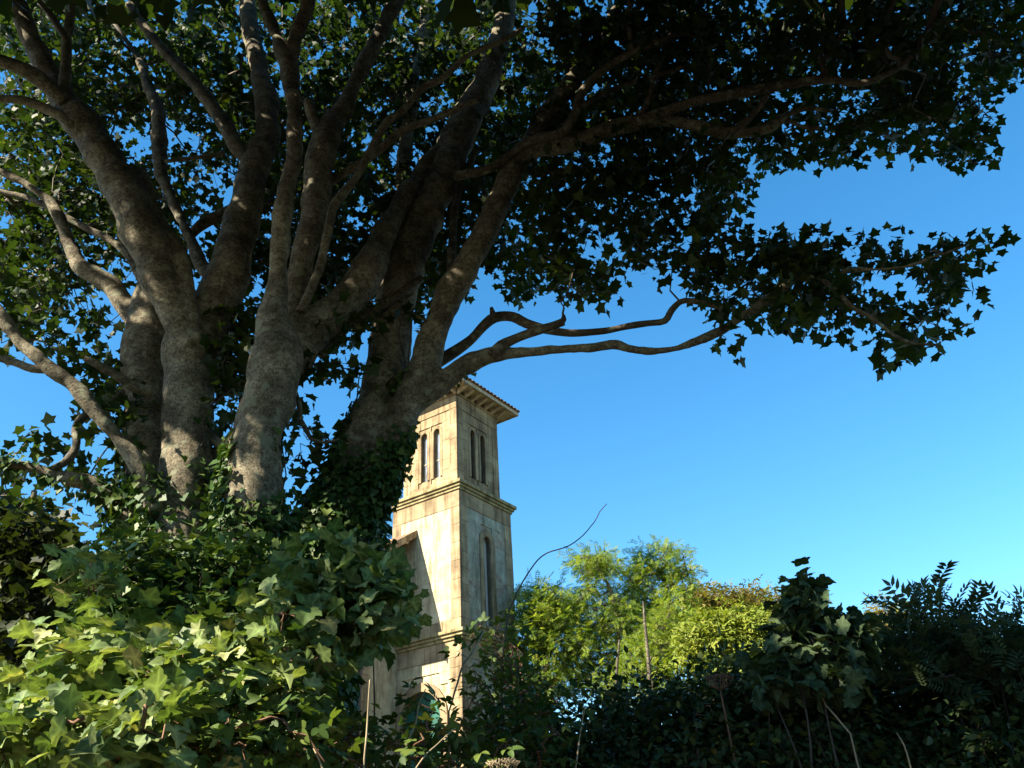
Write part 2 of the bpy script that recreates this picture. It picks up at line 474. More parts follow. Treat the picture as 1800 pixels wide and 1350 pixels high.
for k in range(6):
    s = DOOR[0] - .75 + k * .3
    box('plank', MAT['green_door'], dd, .285, .30, s - .14, s + .14, GZ - .25, DOOR[2] + math.sqrt(max(.02, .8 ** 2 - (s - DOOR[0]) ** 2)) - .12)
def cornice(z, steps):
    for (o, za, zb) in steps:
        box('cornice', MAT['cornice'], tower, -o, TW + o, -o, TW + o, z + za, z + zb, .012)
cornice(Z1, ((.06, .0, .10), (.13, .102, .20), (.20, .202, .31)))
# middle stage
zb = Z1 + .31
LZ0, LZS, LHW = zb + .35, 12.75, .20
LC = 1.58
box('wall', MAT['ashlar'], tower, core, TW, .505, TW, zb, Z2)
pierced('wall', MAT['plaster'], tower, 'R', [(core, zb), (TW, zb), (TW, Z2), (core, Z2)], [arch_loop(LC, LZ0, LZS, LHW)], core, .5)
courses('L', MAT['quoin'], tower, 'stone', .0, .42, zb + .4, Z2 - .62, .62, .6, -.006, core + .02)
courses('L', MAT['quoin'], tower, 'stone', TW - .42, TW, zb + .4, Z2 - .62, .62, .6, -.006, core + .02)
courses('L', MAT['quoin'], tower, 'stone', .0, TW, Z2 - .62, Z2, .62, 1.0, -.004, core + .02)
courses('L', MAT['quoin'], tower, 'stone', .0, TW, zb, zb + .4, .4, .9, -.012, core + .02)
courses('L', MAT['ashlar'], tower, 'stone', .42, TW - .42, zb + .4, Z2 - .62, .36, .58, .014, core + .02, (), .0025)
courses('R', MAT['quoin'], tower, 'stone', .055, .45, zb + .4, Z2 - .55, .62, .6, -.006, core + .02)
courses('R', MAT['quoin'], tower, 'stone', TW - .45, TW, zb + .4, Z2 - .55, .62, .6, -.006, core + .02)
courses('R', MAT['quoin'], tower, 'stone', .055, TW, Z2 - .55, Z2, .55, 1.0, -.004, core + .02)
courses('R', MAT['quoin'], tower, 'stone', .055, TW, zb, zb + .4, .4, .9, -.012, core + .02)
SB = LHW + .26
courses('R', MAT['plaster'], tower, 'stone', .45, TW - .45, zb + .4, Z2 - .55, .42, .7, .014, core + .02, [(LC - SB, LC + SB, zb, LZS + .2), (LC - SB * .75, LC + SB * .75, LZS, LZS + SB + .1)], .0015)
ring_arch('window_surround', MAT['quoin'], tower, 'R', LC, LZ0, LZS, LHW, .25, -.02, .32)
box('window_sill', MAT['cornice'], tower, LC - .55, LC + .55, -.07, .3, LZ0 - .12, LZ0 - .003, .012)
wb = arch_pane('window_board', MAT['board'], tower, 'R', LC, LZ0, LZS, LHW + .02, .20, .25)
for zz in (10.6, 11.5, 12.4):
    box('rail', MAT['board'], wb, LC - LHW, LC + LHW, .185, .20, zz, zz + .03)
cornice(Z2, ((.06, .0, .10), (.12, .102, .20), (.19, .202, .33)))
# belfry stage
zb3 = Z2 + .33
I = .27
B0, B1 = I, TW - I
BW0, BWS, BHW = zb3 + .62, 17.15, .15
cen = ((B0 + B1) / 2 - .31, (B0 + B1) / 2 + .31)
for face in ('L', 'R'):
    lo = B0 + (.0 if face == 'L' else .303)
    pierced('wall', MAT['belfry'], tower, face, [(lo, zb3), (B1, zb3), (B1, Z3), (lo, Z3)], [arch_loop(c, BW0, BWS, BHW) for c in cen], B0 + core, B0 + .30)
    hs = [(c - BHW - .13, c + BHW + .13, BW0 - .05, BWS + BHW + .14) for c in cen]
    s_first = B0 if face == 'L' else B0 + .055
    courses(face, MAT['belfry'], tower, 'stone', s_first, B0 + .36, zb3, Z3 - .55, .62, .6, B0 - .012, B0 + core + .02)
    courses(face, MAT['belfry'], tower, 'stone', B1 - .36, B1, zb3, Z3 - .55, .62, .6, B0 - .012, B0 + core + .02)
    courses(face, MAT['belfry'], tower, 'stone', s_first, B1, Z3 - .55, Z3, .275, .8, B0 - .02, B0 + core + .02)
    courses(face, MAT['belfry'], tower, 'stone', B0 + .36, B1 - .36, zb3, Z3 - .55, .40, .66, B0 + .012, B0 + core + .02, hs)
    for c in cen:
        ring_arch('window_surround', MAT['belfry'], tower, face, c, BW0, BWS, BHW, .12, B0 + .0, B0 + .2)
        w_ = arch_pane('window', MAT['glass'] if face == 'L' else MAT['dark_glass'], tower, face, c, BW0, BWS, BHW + .01, B0 + .17, B0 + .19)  # mirror-like left panes put the sky reflection into the material, right panes dark
        (box('glazing_bar', MAT['timber'], w_, B0 + .15, B0 + .168, c - BHW, c + BHW, 16.0, 16.03) if face == 'L'
         else box('glazing_bar', MAT['iron'], w_, c - BHW, c + BHW, B0 + .15, B0 + .168, 16.0, 16.03))
box('wall', MAT['belfry'], tower, B1 - .3, B1, B0 + .31, B1, zb3, Z3)
box('wall', MAT['belfry'], tower, B0 + .31, B1 - .303, B1 - .3, B1, zb3, Z3)
# eaves, brackets and roof
EO = .66
e0, e1 = B0 - EO, B1 + EO
box('frieze', MAT['belfry'], tower, B0 - .06, B1 + .06, B0 - .06, B1 + .06, Z3, Z3 + .12, .01)
box('soffit', MAT['timber'], tower, e0 + .04, e1 - .04, e0 + .04, e1 - .04, Z3 + .26, Z3 + .30)
for (x0, x1, y0, y1) in ((e0, e1, e0, e0 + .04), (e0, e1, e1 - .04, e1), (e0, e0 + .04, e0 + .041, e1 - .041), (e1 - .04, e1, e0 + .041, e1 - .041)):
    box('fascia', MAT['timber'], tower, x0, x1, y0, y1, Z3 + .20, Z3 + .36)
nb = 7
for k in range(nb):
    s = B0 + .02 + (B1 - B0 - .04) * k / (nb - 1)
    for face in ('L', 'R'):
        bm = bmesh.new()
        prof = [(B0 - .06, Z3 + .02), (B0 - .06, Z3 + .258), (e0 + .10, Z3 + .258), (e0 + .10, Z3 + .20), (e0 + .25, Z3 + .14)]
        rows = [[bm.verts.new(face_map(face, s + t, d, z)) for d, z in prof] for t in (-.045, .045)]
        bm.faces.new(rows[0]); bm.faces.new(rows[1][::-1])
        for q in range(len(prof)):
            bm.faces.new((rows[0][q], rows[1][q], rows[1][(q + 1) % len(prof)], rows[0][(q + 1) % len(prof)]))
        from_bm('bracket', bm, MAT['timber'], tower)
bm = bmesh.new()
mid = (e0 + e1) / 2
ra, rb_ = Z3 + .361, Z3 + 1.25
q = [bm.verts.new(c) for c in ((e0 - .03, e0 - .03, ra), (e1 + .03, e0 - .03, ra), (e1 + .03, e1 + .03, ra), (e0 - .03, e1 + .03, ra), (mid, mid, rb_))]
bm.faces.new((q[3], q[2], q[1], q[0]))
for k in range(4):
    bm.faces.new((q[k], q[(k + 1) % 4], q[4]))
roof = from_bm('roof', bm, MAT['tile'], tower)
pitch = math.atan2(rb_ - ra, mid - e0)
bm = bmesh.new()
for k in range(7):      # one curved clay tile
    pass
prof = [(.11 * math.cos(math.pi * k / 6), .055 * math.sin(math.pi * k / 6)) for k in range(7)]
r0 = [bm.verts.new((x, 0, z)) for x, z in prof] + [bm.verts.new((x * .85, 0, z * .7 - .008)) for x, z in prof[::-1]]
r1 = [bm.verts.new((v.co.x * .9, .42, v.co.z)) for v in r0]
bm.faces.new(r0); bm.faces.new(r1[::-1])
for k in range(len(r0)):
    bm.faces.new((r0[k], r0[(k + 1) % len(r0)], r1[(k + 1) % len(r0)], r1[k]))
bmesh.ops.recalc_face_normals(bm, faces=bm.faces)
tile_me = bpy.data.meshes.new('tile'); bm.to_mesh(tile_me); bm.free(); tile_me.materials.append(MAT['tile'])
for face in ('L', 'R'):
    for row in range(4):
        n = int((e1 - e0 - row * .7) / .23)
        for k in range(n):
            s = mid + (k - (n - 1) / 2) * .23
            o = bpy.data.objects.new('tile', tile_me); link(o, roof)
            inn = e0 - .09 + row * .36 * math.cos(pitch); z = ra + (inn - e0 + .03) * math.tan(pitch) + .012
            o.rotation_euler = (pitch + rng.uniform(-.04, .04), 0, 0) if face == 'R' else (pitch + rng.uniform(-.04, .04), 0, -math.pi / 2)
            o.location = (s, inn, z) if face == 'R' else (inn, s, z)

# ------------------------------------------------------------------ nave beside the tower
nave = thing('church_nave', 'rendered church gable wall with drainpipe and deep raking eaves, left of the tower', 'church', (TC.x, TC.y, 0), rotz=math.pi / 2 - TH)
NY, NX = 2.8, -2.45         # gable wall plane (faces -y) and its outer corner
rise = lambda x: 13.05 + .66 * x
bm = bmesh.new()
def prism(bm, poly, y0, y1):
    A = [bm.verts.new((x, y0, z)) for x, z in poly]; B = [bm.verts.new((x, y1, z)) for x, z in poly]
    bm.faces.new(A); bm.faces.new(B[::-1])
    for k in range(len(poly)):
        bm.faces.new((A[k], A[(k + 1) % len(poly)], B[(k + 1) % len(poly)], B[k]))
prism(bm, [(NX, GZ - .5), (-.003, GZ - .5), (-.003, rise(0) - .15), (NX, rise(NX) - .15)], NY, NY + 9)
from_bm('wall', bm, MAT['ashlar'], nave)
bm = bmesh.new()
prism(bm, [(NX - .75, rise(NX - .75)), (-.004, rise(0)), (-.004, rise(0) + .2), (NX - .75, rise(NX - .75) + .2)], NY - .78, NY + 9.5)
nroof = from_bm('roof', bm, MAT['tile'], nave)
bm = bmesh.new()
prism(bm, [(NX - .78, rise(NX - .78) - .06), (-.005, rise(0) - .06), (-.005, rise(0) + .215), (NX - .78, rise(NX - .78) + .215)], NY - .84, NY - .783)
from_bm('verge_board', bm, MAT['quoin'], nroof)
for k in range(4):
    x = -.35 - k * .62
    bm = bmesh.new(); prism(bm, [(x - .06, rise(x) - .16), (x + .06, rise(x) - .1), (x + .06, rise(x) - .005), (x - .06, rise(x) - .06)], NY - .70, NY)
    from_bm('bracket', bm, MAT['timber'], nave)
def ncourse(x0, x1, z0, z1, ch, bw, mat):
    n = round((z1 - z0) / ch); h = (z1 - z0) / n
    for r_ in range(n):
        k = max(1, round((x1 - x0) / bw)); w = (x1 - x0) / k
        for t in range(k):
            block('stone', mat, nave, x0 + t * w + .006, x0 + (t + 1) * w - .006, NY - .05 - rng.uniform(0, .006), NY + .02, z0 + r_ * h + .006, z0 + (r_ + 1) * h - .006)
ncourse(NX - .03, NX + .5, GZ, 11.0, .42, .6, MAT['quoin'])
ncourse(NX + .75, NX + 1.05, GZ, 11.0, .42, .6, MAT['quoin'])
for r_ in range(17):
    za = GZ + r_ * .42
    block('stone', MAT['quoin'], nave, NX - .05, NX + .02, NY + .02, NY + .5, za + .006, za + .414)
for k in range(40):
    za = GZ + (k // 5) * .75; ya = NY + .55 + (k % 5) * 1.5
    block('stone', MAT['ashlar'], nave, NX - .03, NX + .02, ya, ya + 1.48, za + .006, za + .744)

def tube_np(pts, rad, sides=8, cap=True):
    pts = np.asarray(pts, float); rad = np.asarray(rad, float)
    n = len(pts)
    t = np.gradient(pts, axis=0); t /= np.linalg.norm(t, axis=1)[:, None] + 1e-9
    ref = np.array([0.31, .17, .93]) if abs(t[0, 2]) < .9 else np.array([1., .1, 0])
    nrm = np.cross(t[0], ref); nrm /= np.linalg.norm(nrm)
    V = []
    an = np.linspace(0, 2 * np.pi, sides, endpoint=False)
    for k in range(n):
        nrm = nrm - t[k] * (nrm @ t[k]); nrm /= np.linalg.norm(nrm) + 1e-9
        b_ = np.cross(t[k], nrm)
        V.append(pts[k] + rad[k] * (np.cos(an)[:, None] * nrm + np.sin(an)[:, None] * b_))
    V = np.concatenate(V)
    T = []
    for k in range(n - 1):
        for q_ in range(sides):
            a_, b2 = k * sides + q_, k * sides + (q_ + 1) % sides
            T.append((a_, b2, b2 + sides)); T.append((a_, b2 + sides, a_ + sides))
    if cap:
        V = np.concatenate([V, pts[:1], pts[-1:]])
        m_ = len(V)
        for q_ in range(sides):
            T.append((m_ - 2, (q_ + 1) % sides, q_))
            T.append((m_ - 1, (n - 1) * sides + q_, (n - 1) * sides + (q_ + 1) % sides))
    return V, np.array(T)

def spline(ctrl, step=.06):
    """Catmull-Rom through control rows (x, y, z, r)"""
    C = np.asarray(ctrl, float)
    C = np.vstack([2 * C[0] - C[1], C, 2 * C[-1] - C[-2]])
    out = []
    for k in range(1, len(C) - 2):
        p0, p1, p2, p3 = C[k - 1:k + 3]
        n = max(2, int(np.linalg.norm(p2[:3] - p1[:3]) / step))
        t = np.linspace(0, 1, n, endpoint=False)[:, None]
        out.append(.5 * ((2 * p1) + (-p0 + p2) * t + (2 * p0 - 5 * p1 + 4 * p2 - p3) * t ** 2 + (-p0 + 3 * p1 - 3 * p2 + p3) * t ** 3))
    out.append(C[-2][None])
    o = np.vstack(out)
    o[:, 3] = np.maximum(o[:, 3], .002)
    return o

pipe_pts = np.array([(NX + .62, NY - .11, z) for z in np.linspace(GZ - .3, rise(NX + .62) - .1, 12)])
Vp, Tp = tube_np(pipe_pts, np.full(12, .055), 10)
mesh_obj('drainpipe', mesh_np('drainpipe', Vp, Tp, smooth=True), MAT['iron'], nave)
for z in (6.2, 8.2, 10.2):
    box('pipe_bracket', MAT['iron'], nave, NX + .53, NX + .71, NY - .17, NY - .003, z, z + .06)

# low building whose verge shows at the right of the tower
vestry = thing('church_vestry', 'low church side building with pale sloping verge, right behind the tower foot', 'church', (TC.x, TC.y, 0), rotz=math.pi / 2 - TH)
bm = bmesh.new(); prism(bm, [(TW + .01, GZ - .5), (TW + 2.2, GZ - .5), (TW + 2.2, 7.3), (TW + .01, 9.6)], .55, 4.5)
from_bm('wall', bm, MAT['quoin'], vestry)
bm = bmesh.new(); prism(bm, [(TW + .02, 9.62), (TW + 2.5, 7.03), (TW + 2.5, 7.2), (TW + .02, 9.8)], .35, 4.7)
vr_ = from_bm('roof', bm, MAT['tile'], vestry)
bm = bmesh.new(); prism(bm, [(TW + .02, 9.55), (TW + 2.55, 6.95), (TW + 2.55, 7.22), (TW + .02, 9.83)], .29, .345)
from_bm('verge_board', bm, MAT['timber'], vr_)

# ------------------------------------------------------------------ leaf kit
def fan(outline, centre, fold=.22, droop=.18):
    V = np.array([centre] + list(outline), float)
    z = fold * np.abs(V[:, 0]) - droop * V[:, 1] ** 2
    V = np.c_[V, z]
    n = len(outline)
    T = np.array([(0, k + 1, (k + 1) % n + 1) for k in range(n)])
    return V, T

def veined(outline, centre, lobes, fold=.22, droop=.18):
    """palmate leaf whose blade rises between the veins: ring of mid points, veins paler (attribute rib)"""
    n = len(outline)
    c = np.array(centre, float); O = np.array(outline, float)
    Mi = c + (O - c) * .55
    V = np.vstack([c[None], Mi, O])
    isl = np.array([k in lobes for k in range(n)])
    z = fold * np.abs(V[:, 0]) - droop * V[:, 1] ** 2
    z[1:n + 1] += np.where(isl, -.035, .03); z[n + 1:] += np.where(isl, -.06, .02)
    rib = np.r_[1.0, np.where(isl, .75, 0), np.where(isl, .2, 0)]
    T = []
    for k in range(n):
        q = (k + 1) % n
        T += [(0, 1 + k, 1 + q), (1 + k, n + 1 + k, n + 1 + q), (1 + k, n + 1 + q, 1 + q)]
    return np.c_[V, z], np.array(T), rib

def mirror(half, tip):
    return [half[0]] + half[1:] + [tip] + [(-x, y) for x, y in half[:0:-1]]

SYC_LO = fan(mirror([(0, .03), (.46, -.07), (.40, .17), (.68, .48), (.34, .56)], (0, 1.04)), (0, .28))
SYC_HI = veined(mirror([(0, .02), (.18, -.11), (.46, -.08), (.50, .07), (.47, .18), (.62, .30), (.69, .54), (.54, .57), (.40, .57), (.37, .74), (.19, .84)], (0, 1.02)), (0, .28), {2, 6, 11, 16, 20})
IVY = fan(mirror([(0, .04), (.26, -.14), (.50, .12), (.34, .34)], (0, .85)), (0, .2), .15, .1)
OVATE = fan(mirror([(0, 0), (.22, .2), (.29, .45), (.2, .74)], (0, 1.0)), (0, .45), .3, .2)

def compound(leaflet, places):
    Vs, Ts, o = [], [], 0
    for (x, y, ang, s, z) in places:
        c, s_ = math.cos(ang), math.sin(ang)
        V, T = leaflet
        W = V * s
        W = np.c_[W[:, 0] * c + W[:, 1] * s_, -W[:, 0] * s_ + W[:, 1] * c, W[:, 2]] + [x, y, z]
        Vs.append(W); Ts.append(T + o); o += len(V)
    return np.vstack(Vs), np.vstack(Ts)

DIAMOND = (np.array([(0, 0, 0), (.17, .45, .07), (0, 1, -.1), (-.17, .45, .07), ]), np.array([(0, 1, 2), (0, 2, 3)]))
BRAMBLE = compound(OVATE, [(0, .35, 0, .65, 0), (.02, .3, 1.15, .52, 0), (-.02, .3, -1.15, .52, 0)])
ASH = compound(DIAMOND, [(0, .78, 0, .32, -.12)] + [(0, y, s * 1.0, .30, -.15 * y) for y in (.22, .40, .58, .74) for s in (1, -1)])
LANCE = (np.array([(0, 0, 0), (.16, .3, .05), (.13, .62, .02), (0, 1, -.08), (-.13, .62, .02), (-.16, .3, .05), (0, .45, 0)]), np.array([(6, k, (k + 1) % 6) for k in range(6)]))
ASH_HI = compound(LANCE, [(0, .76, 0, .30, -.14)] + [(0, y, s * 1.0, .31, -.16 * y * y) for y in (.14, .30, .46, .62, .75) for s in (1, -1)]
                  + [((np.array([(-.006, 0, 0), (.006, 0, 0), (.004, .8, -.1), (-.004, .8, -.1)]), np.array([(0, 1, 2), (0, 2, 3)])), )][:0])
CLUMP = compound(DIAMOND, [(rng.uniform(-.3, .3), rng.uniform(0, .5), rng.uniform(-2.4, 2.4), rng.uniform(.35, .6), rng.uniform(-.25, .25)) for _ in range(6)])

def unit(v):
    return v / (np.linalg.norm(v, axis=-1, keepdims=True) + 1e-9)

def leaf_frames(out, droop=.35, tilt=.5):
    n = len(out)
    a = unit(out + rng.normal(0, .45, (n, 3)) - [0, 0, droop])
    up = np.array([0, 0, 1.0]) + rng.normal(0, tilt, (n, 3))
    x = unit(np.cross(a, up)); z = np.cross(x, a)
    return np.stack([x, a, z], 1)         # rows

class Foliage:
    """collects leaves, then writes one 'foliage' mass plus the largest leaves as parts"""
    def __init__(self): self.p, self.f, self.s, self.t = [], [], [], []
    def add(self, pos, frames, size, tint=None):
        self.p.append(pos); self.f.append(frames); self.s.append(size)
        self.t.append(rng.random(len(pos)) if tint is None else tint)
    def build(self, parent, template, mat, parts=300, name='foliage', min_px=10):
        p = np.vstack(self.p); f = np.vstack(self.f); s = np.concatenate(self.s); t = np.concatenate(self.t)
        base = np.array(parent.location)
        TV, TT = template[:2]
        rib = template[2] if len(template) > 2 else None
        x, y, d = proj(p)
        px = np.where((x > 5) & (x < 1795) & (y > 5) & (y < 1345), s * F_PX / d, 0)
        order = np.argsort(-px)
        k = min(parts, int((px > min_px).sum()))
        sel, rest = order[:k], order[k:]
        if len(rest):
            curl = rng.uniform(-.4, 1.7, len(rest))
            loc = np.repeat(TV[None], len(rest), 0); loc = loc.copy()
            loc[:, :, 2] *= curl[:, None]
            Vw = np.einsum('nvk,nkj->nvj', loc, f[rest]) * s[rest][:, None, None] + p[rest][:, None, :] - base
            T = (TT[None] + (np.arange(len(rest)) * len(TV))[:, None, None]).reshape(-1, 3)
            tint = np.repeat(t[rest], len(TV)) * .999
            me = mesh_np(name, Vw.reshape(-1, 3), T, tint, smooth=True)
            if rib is not None:
                at = me.attributes.new('rib', 'FLOAT', 'POINT'); at.data.foreach_set('value', np.tile(rib, len(rest)).astype(np.float32))
            mesh_obj(name, me, mat, parent, 'stuff')
        if k:
            vars_ = []
            for c in (.2, .8, 1.4):
                W = TV.copy(); W[:, 2] *= c
                me = mesh_np('leaf', W, TT, np.zeros(len(W)), smooth=True); me.materials.append(mat); vars_.append(me)
                if rib is not None:
                    at = me.attributes.new('rib', 'FLOAT', 'POINT'); at.data.foreach_set('value', rib.astype(np.float32))
            for q_, i_ in enumerate(sel):
                o = bpy.data.objects.new('leaf', vars_[q_ % 3]); link(o, parent)
                m_ = Matrix(((f[i_] * s[i_]).T).tolist()).to_4x4()
                m_.translation = Vector((p[i_] - base).tolist())
                o.matrix_basis = m_

def sprays(fol, cen, out, n_leaf, size, spread, droop=.35, tilt=.5, flat=.6):
    """n_leaf leaves around each spray centre, facing outward"""
    m = len(cen)
    k = rng.poisson(n_leaf, m).clip(2)
    idx = np.repeat(np.arange(m), k); n = len(idx)
    off = rng.normal(0, 1, (n, 3)); off[:, 2] *= flat
    off = unit(off) * (rng.random(n)[:, None] ** .5)
    pos = cen[idx] + off * spread + out[idx] * rng.normal(0, spread * .5, n)[:, None]
    o2 = unit(off * [1, 1, .5] + out[idx] * .5)
    fol.add(pos, leaf_frames(o2, droop, tilt), size * np.exp(np.clip(rng.normal(-.04, .30, n), -.8, .27)))

def connect(nodes, nid, cen, pen=.25):
    """join every spray centre to the nearest wood already connected; returns parents and ids"""
    N0, Mc = len(nodes), len(cen)
    allp = np.vstack([nodes, cen])
    path = np.zeros(N0 + Mc)
    best = np.full(Mc, np.inf); par = np.zeros(Mc, int)
    for s_ in range(0, N0, 400):
        D = np.linalg.norm(cen[:, None] - nodes[None, s_:s_ + 400], axis=2)
        j_ = D.argmin(1); dmin = D[np.arange(Mc), j_]
        u = dmin < best
        best[u] = dmin[u]; par[u] = j_[u] + s_
    done = np.zeros(Mc, bool); ids = np.zeros(Mc, int); order = []
    plen = np.zeros(Mc)
    for _ in range(Mc):
        k = int(np.where(done, np.inf, best).argmin())
        done[k] = True; order.append(k)
        pk = par[k]
        ids[k] = nid[pk] if pk < N0 else ids[pk - N0]
        plen[k] = np.linalg.norm(allp[pk] - cen[k]) + (0 if pk < N0 else plen[pk - N0])
        D = np.linalg.norm(cen - cen[k], axis=1) + pen * plen[k]
        u = (~done) & (D < best)
        best[u] = D[u]; par[u] = k + N0
    cnt = np.ones(Mc)
    for k in reversed(order):
        if par[k] >= N0: cnt[par[k] - N0] += cnt[k]
    return allp, par, ids, cnt

def twigs_mesh(parent, start, end, r0, r1, mat, name='twigs', bend=.12):
    """thin three-sided twigs, each with two bends"""
    n = len(start)
    if not n: return
    L = np.linalg.norm(end - start, axis=1)[:, None]
    m1 = start + (end - start) * .35 + rng.normal(0, bend, (n, 3)) * L
    m2 = start + (end - start) * .7 + rng.normal(0, bend, (n, 3)) * L
    P4 = [start, m1, m2, end]
    r = [r0, r0 * .67 + r1 * .33, r0 * .33 + r1 * .67, r1]
    ax = unit(end - start); ref = np.where(np.abs(ax[:, 2:3]) < .9, np.array([[0, 0, 1.0]]), np.array([[1.0, 0, 0]]))
    u = unit(np.cross(ax, ref)); v = np.cross(ax, u)
    rings = []
    for q_ in range(4):
        for t in range(3):
            an = 2 * np.pi * t / 3
            rings.append(P4[q_] + (u * math.cos(an) + v * math.sin(an)) * r[q_][:, None])
    V = np.stack(rings, 1) - np.array(parent.location)
    T = []
    for q_ in range(3):
        for t in range(3):
            a_, b_ = q_ * 3 + t, q_ * 3 + (t + 1) % 3
            T += [(a_, b_, b_ + 3), (a_, b_ + 3, a_ + 3)]
    T = (np.array(T)[None] + (np.arange(n) * 12)[:, None, None]).reshape(-1, 3)
    mesh_obj(name, mesh_np(name, V.reshape(-1, 3), T, smooth=True), mat, parent, 'stuff')

def limb(ctrl, Y0, Y1):
    """photo trace (x, y, half width in px) with plan distance Y0 -> Y1; returns rows x y z r"""
    c = np.asarray(ctrl, float)
    L = np.r_[0, np.cumsum(np.hypot(np.diff(c[:, 0]), np.diff(c[:, 1])))]
    L /= L[-1]
    rows = []
    for (x, y, r), t in zip(c, L):
        p = P(x, y, Y0 + (Y1 - Y0) * t)
        rows.append((p.x, p.y, p.z, r * depth(p) / F_PX))
    return np.array(rows)

def wobble(rows, amp=.02):
    s = spline(rows, .05)
    for k in range(len(s)):
        v = noise.noise_vector(Vector(s[k, :3]) * 2.3)
        s[k, :3] += np.array(v) * amp
        s[k, 3] *= 1 + .16 * noise.noise(Vector(s[k, :3]) * 4.1)
    return s

def remesh(name, tubes, voxel, base, mat, parent, smooth=6, amp=.018):
    Vs, Ts, o = [], [], 0
    for V, T in tubes:
        Vs.append(V - base); Ts.append(T + o); o += len(V)
    me = mesh_np('raw', np.vstack(Vs), np.vstack(Ts))
    ob = bpy.data.objects.new('raw', me); link(ob)
    md = ob.modifiers.new('r', 'REMESH'); md.mode = 'VOXEL'; md.voxel_size = voxel
    ms = ob.modifiers.new('s', 'SMOOTH'); ms.factor = .5; ms.iterations = smooth
    bpy.context.view_layer.update()
    dg = bpy.context.evaluated_depsgraph_get()
    me2 = bpy.data.meshes.new_from_object(ob.evaluated_get(dg))
    bpy.data.objects.remove(ob); bpy.data.meshes.remove(me)
    n = len(me2.vertices)
    co = np.empty(n * 3); me2.vertices.foreach_get('co', co); co = co.reshape(-1, 3)
    no = np.empty(n * 3); me2.vertices.foreach_get('normal', no); no = no.reshape(-1, 3)
    dsp = np.array([noise.noise(Vector((c[0] * 3.1, c[1] * 3.1, c[2] * 2.2))) * 1.3 + .6 * noise.noise(Vector((c[0] * 8, c[1] * 8, c[2] * 9))) for c in co])
    co += no * (dsp * amp)[:, None]
    me2.vertices.foreach_set('co', co.ravel())
    me2.polygons.foreach_set('use_smooth', np.ones(len(me2.polygons), bool))
    me2.update(); me2.name = name
    return mesh_obj(name, me2, mat, parent), co + base, no

# ------------------------------------------------------------------ the two sycamores
b1 = P(345, 1120, 7.5); b1.z = gz(b1.x, 7.5) - .1
b2 = P(535, 1120, 8.4); b2.z = gz(b2.x, 8.4) - .1
syc1 = thing('sycamore_tree', 'huge multi-stemmed sycamore with smooth grey trunks rising from ivy at left', 'tree', b1, 'sycamores in front of the church')
syc2 = thing('sycamore_tree', 'leaning sycamore with ivy-clad trunk directly left of the tower, long limb reaching right', 'tree', b2, 'sycamores in front of the church')

T1 = [  # thick wood of tree 1, (trace, Y0, Y1)
    ([(335, 1180, 78), (322, 1040, 66), (320, 960, 60), (322, 880, 52), (327, 800, 46), (330, 720, 44), (335, 650, 46), (347, 595, 50), (370, 560, 40), (387, 520, 38), (404, 470, 36), (420, 400, 32), (435, 340, 28), (450, 285, 26), (468, 245, 22), (470, 195, 20), (455, 120, 17), (440, 50, 15), (428, -30, 13)], 7.4, 7.6),
    ([(345, 610, 30), (318, 572, 27), (287, 512, 29), (263, 440, 34), (240, 378, 34), (205, 313, 32), (165, 248, 31), (130, 195, 29), (100, 155, 23), (62, 85, 18), (34, 22, 17), (15, -40, 15)], 7.3, 6.3),
    ([(300, 1170, 60), (266, 980, 46), (256, 880, 38), (258, 800, 38), (261, 720, 40), (257, 650, 41), (257, 590, 38), (270, 535, 36), (274, 490, 30), (262, 430, 26), (258, 390, 24)], 7.8, 7.7),
    ([(258, 585, 26), (232, 553, 20), (205, 515, 19), (172, 490, 18), (140, 468, 15), (122, 430, 12), (111, 395, 11), (90, 360, 9), (50, 328, 8), (0, 303, 7), (-50, 290, 6)], 7.8, 7.4),
    ([(430, 1180, 70), (436, 1000, 56), (442, 900, 50), (448, 830, 46), (454, 770, 42), (470, 705, 42), (483, 655, 42), (486, 610, 44), (480, 560, 28), (487, 500, 19), (493, 435, 17), (498, 380, 17), (505, 325, 16), (515, 270, 15), (518, 215, 15), (514, 165, 15), (507, 112, 16), (490, 68, 12), (470, 25, 11), (452, -30, 10)], 7.2, 6.5),
    ([(500, 615, 34), (512, 560, 24), (528, 480, 21), (543, 420, 23), (553, 370, 24), (558, 320, 25), (568, 265, 25), (582, 218, 24), (604, 192, 16), (622, 150, 15), (645, 100, 14), (672, 50, 13), (702, -5, 12), (720, -40, 12)], 7.3, 7.2),
    ([(484, 660, 44), (510, 618, 44), (545, 585, 35), (590, 545, 31), (630, 505, 30), (655, 460, 27), (670, 420, 24), (688, 385, 20), (715, 340, 16), (740, 300, 14), (775, 260, 12)], 7.3, 8.0),
    ([(440, 830, 30), (428, 790, 28), (432, 740, 24), (446, 690, 20), (450, 630, 17), (449, 605, 12)], 7.1, 7.0),
    ([(345, 600, 20), (334, 560, 18), (322, 490, 15), (308, 440, 13), (285, 390, 12), (262, 340, 12), (245, 300, 11)], 7.25, 7.0),
    ([(390, 510, 14), (358, 478, 12), (342, 430, 11), (322, 395, 11), (300, 350, 10), (282, 300, 13), (280, 230, 13), (272, 175, 10), (258, 150, 8), (245, 105, 7)], 7.5, 7.9),
    ([(235, 915, 26), (205, 882, 16), (178, 866, 14), (155, 850, 13), (124, 840, 13), (89, 832, 12), (55, 822, 11), (22, 816, 11), (-10, 814, 10), (-50, 806, 10)], 7.6, 7.1),
    ([(280, 900, 24), (251, 833, 16), (213, 778, 14), (169, 720, 14), (133, 684, 13), (84, 644, 13), (55, 620, 11), (33, 600, 11), (0, 553, 11), (-40, 505, 10)], 7.2, 6.4),
]
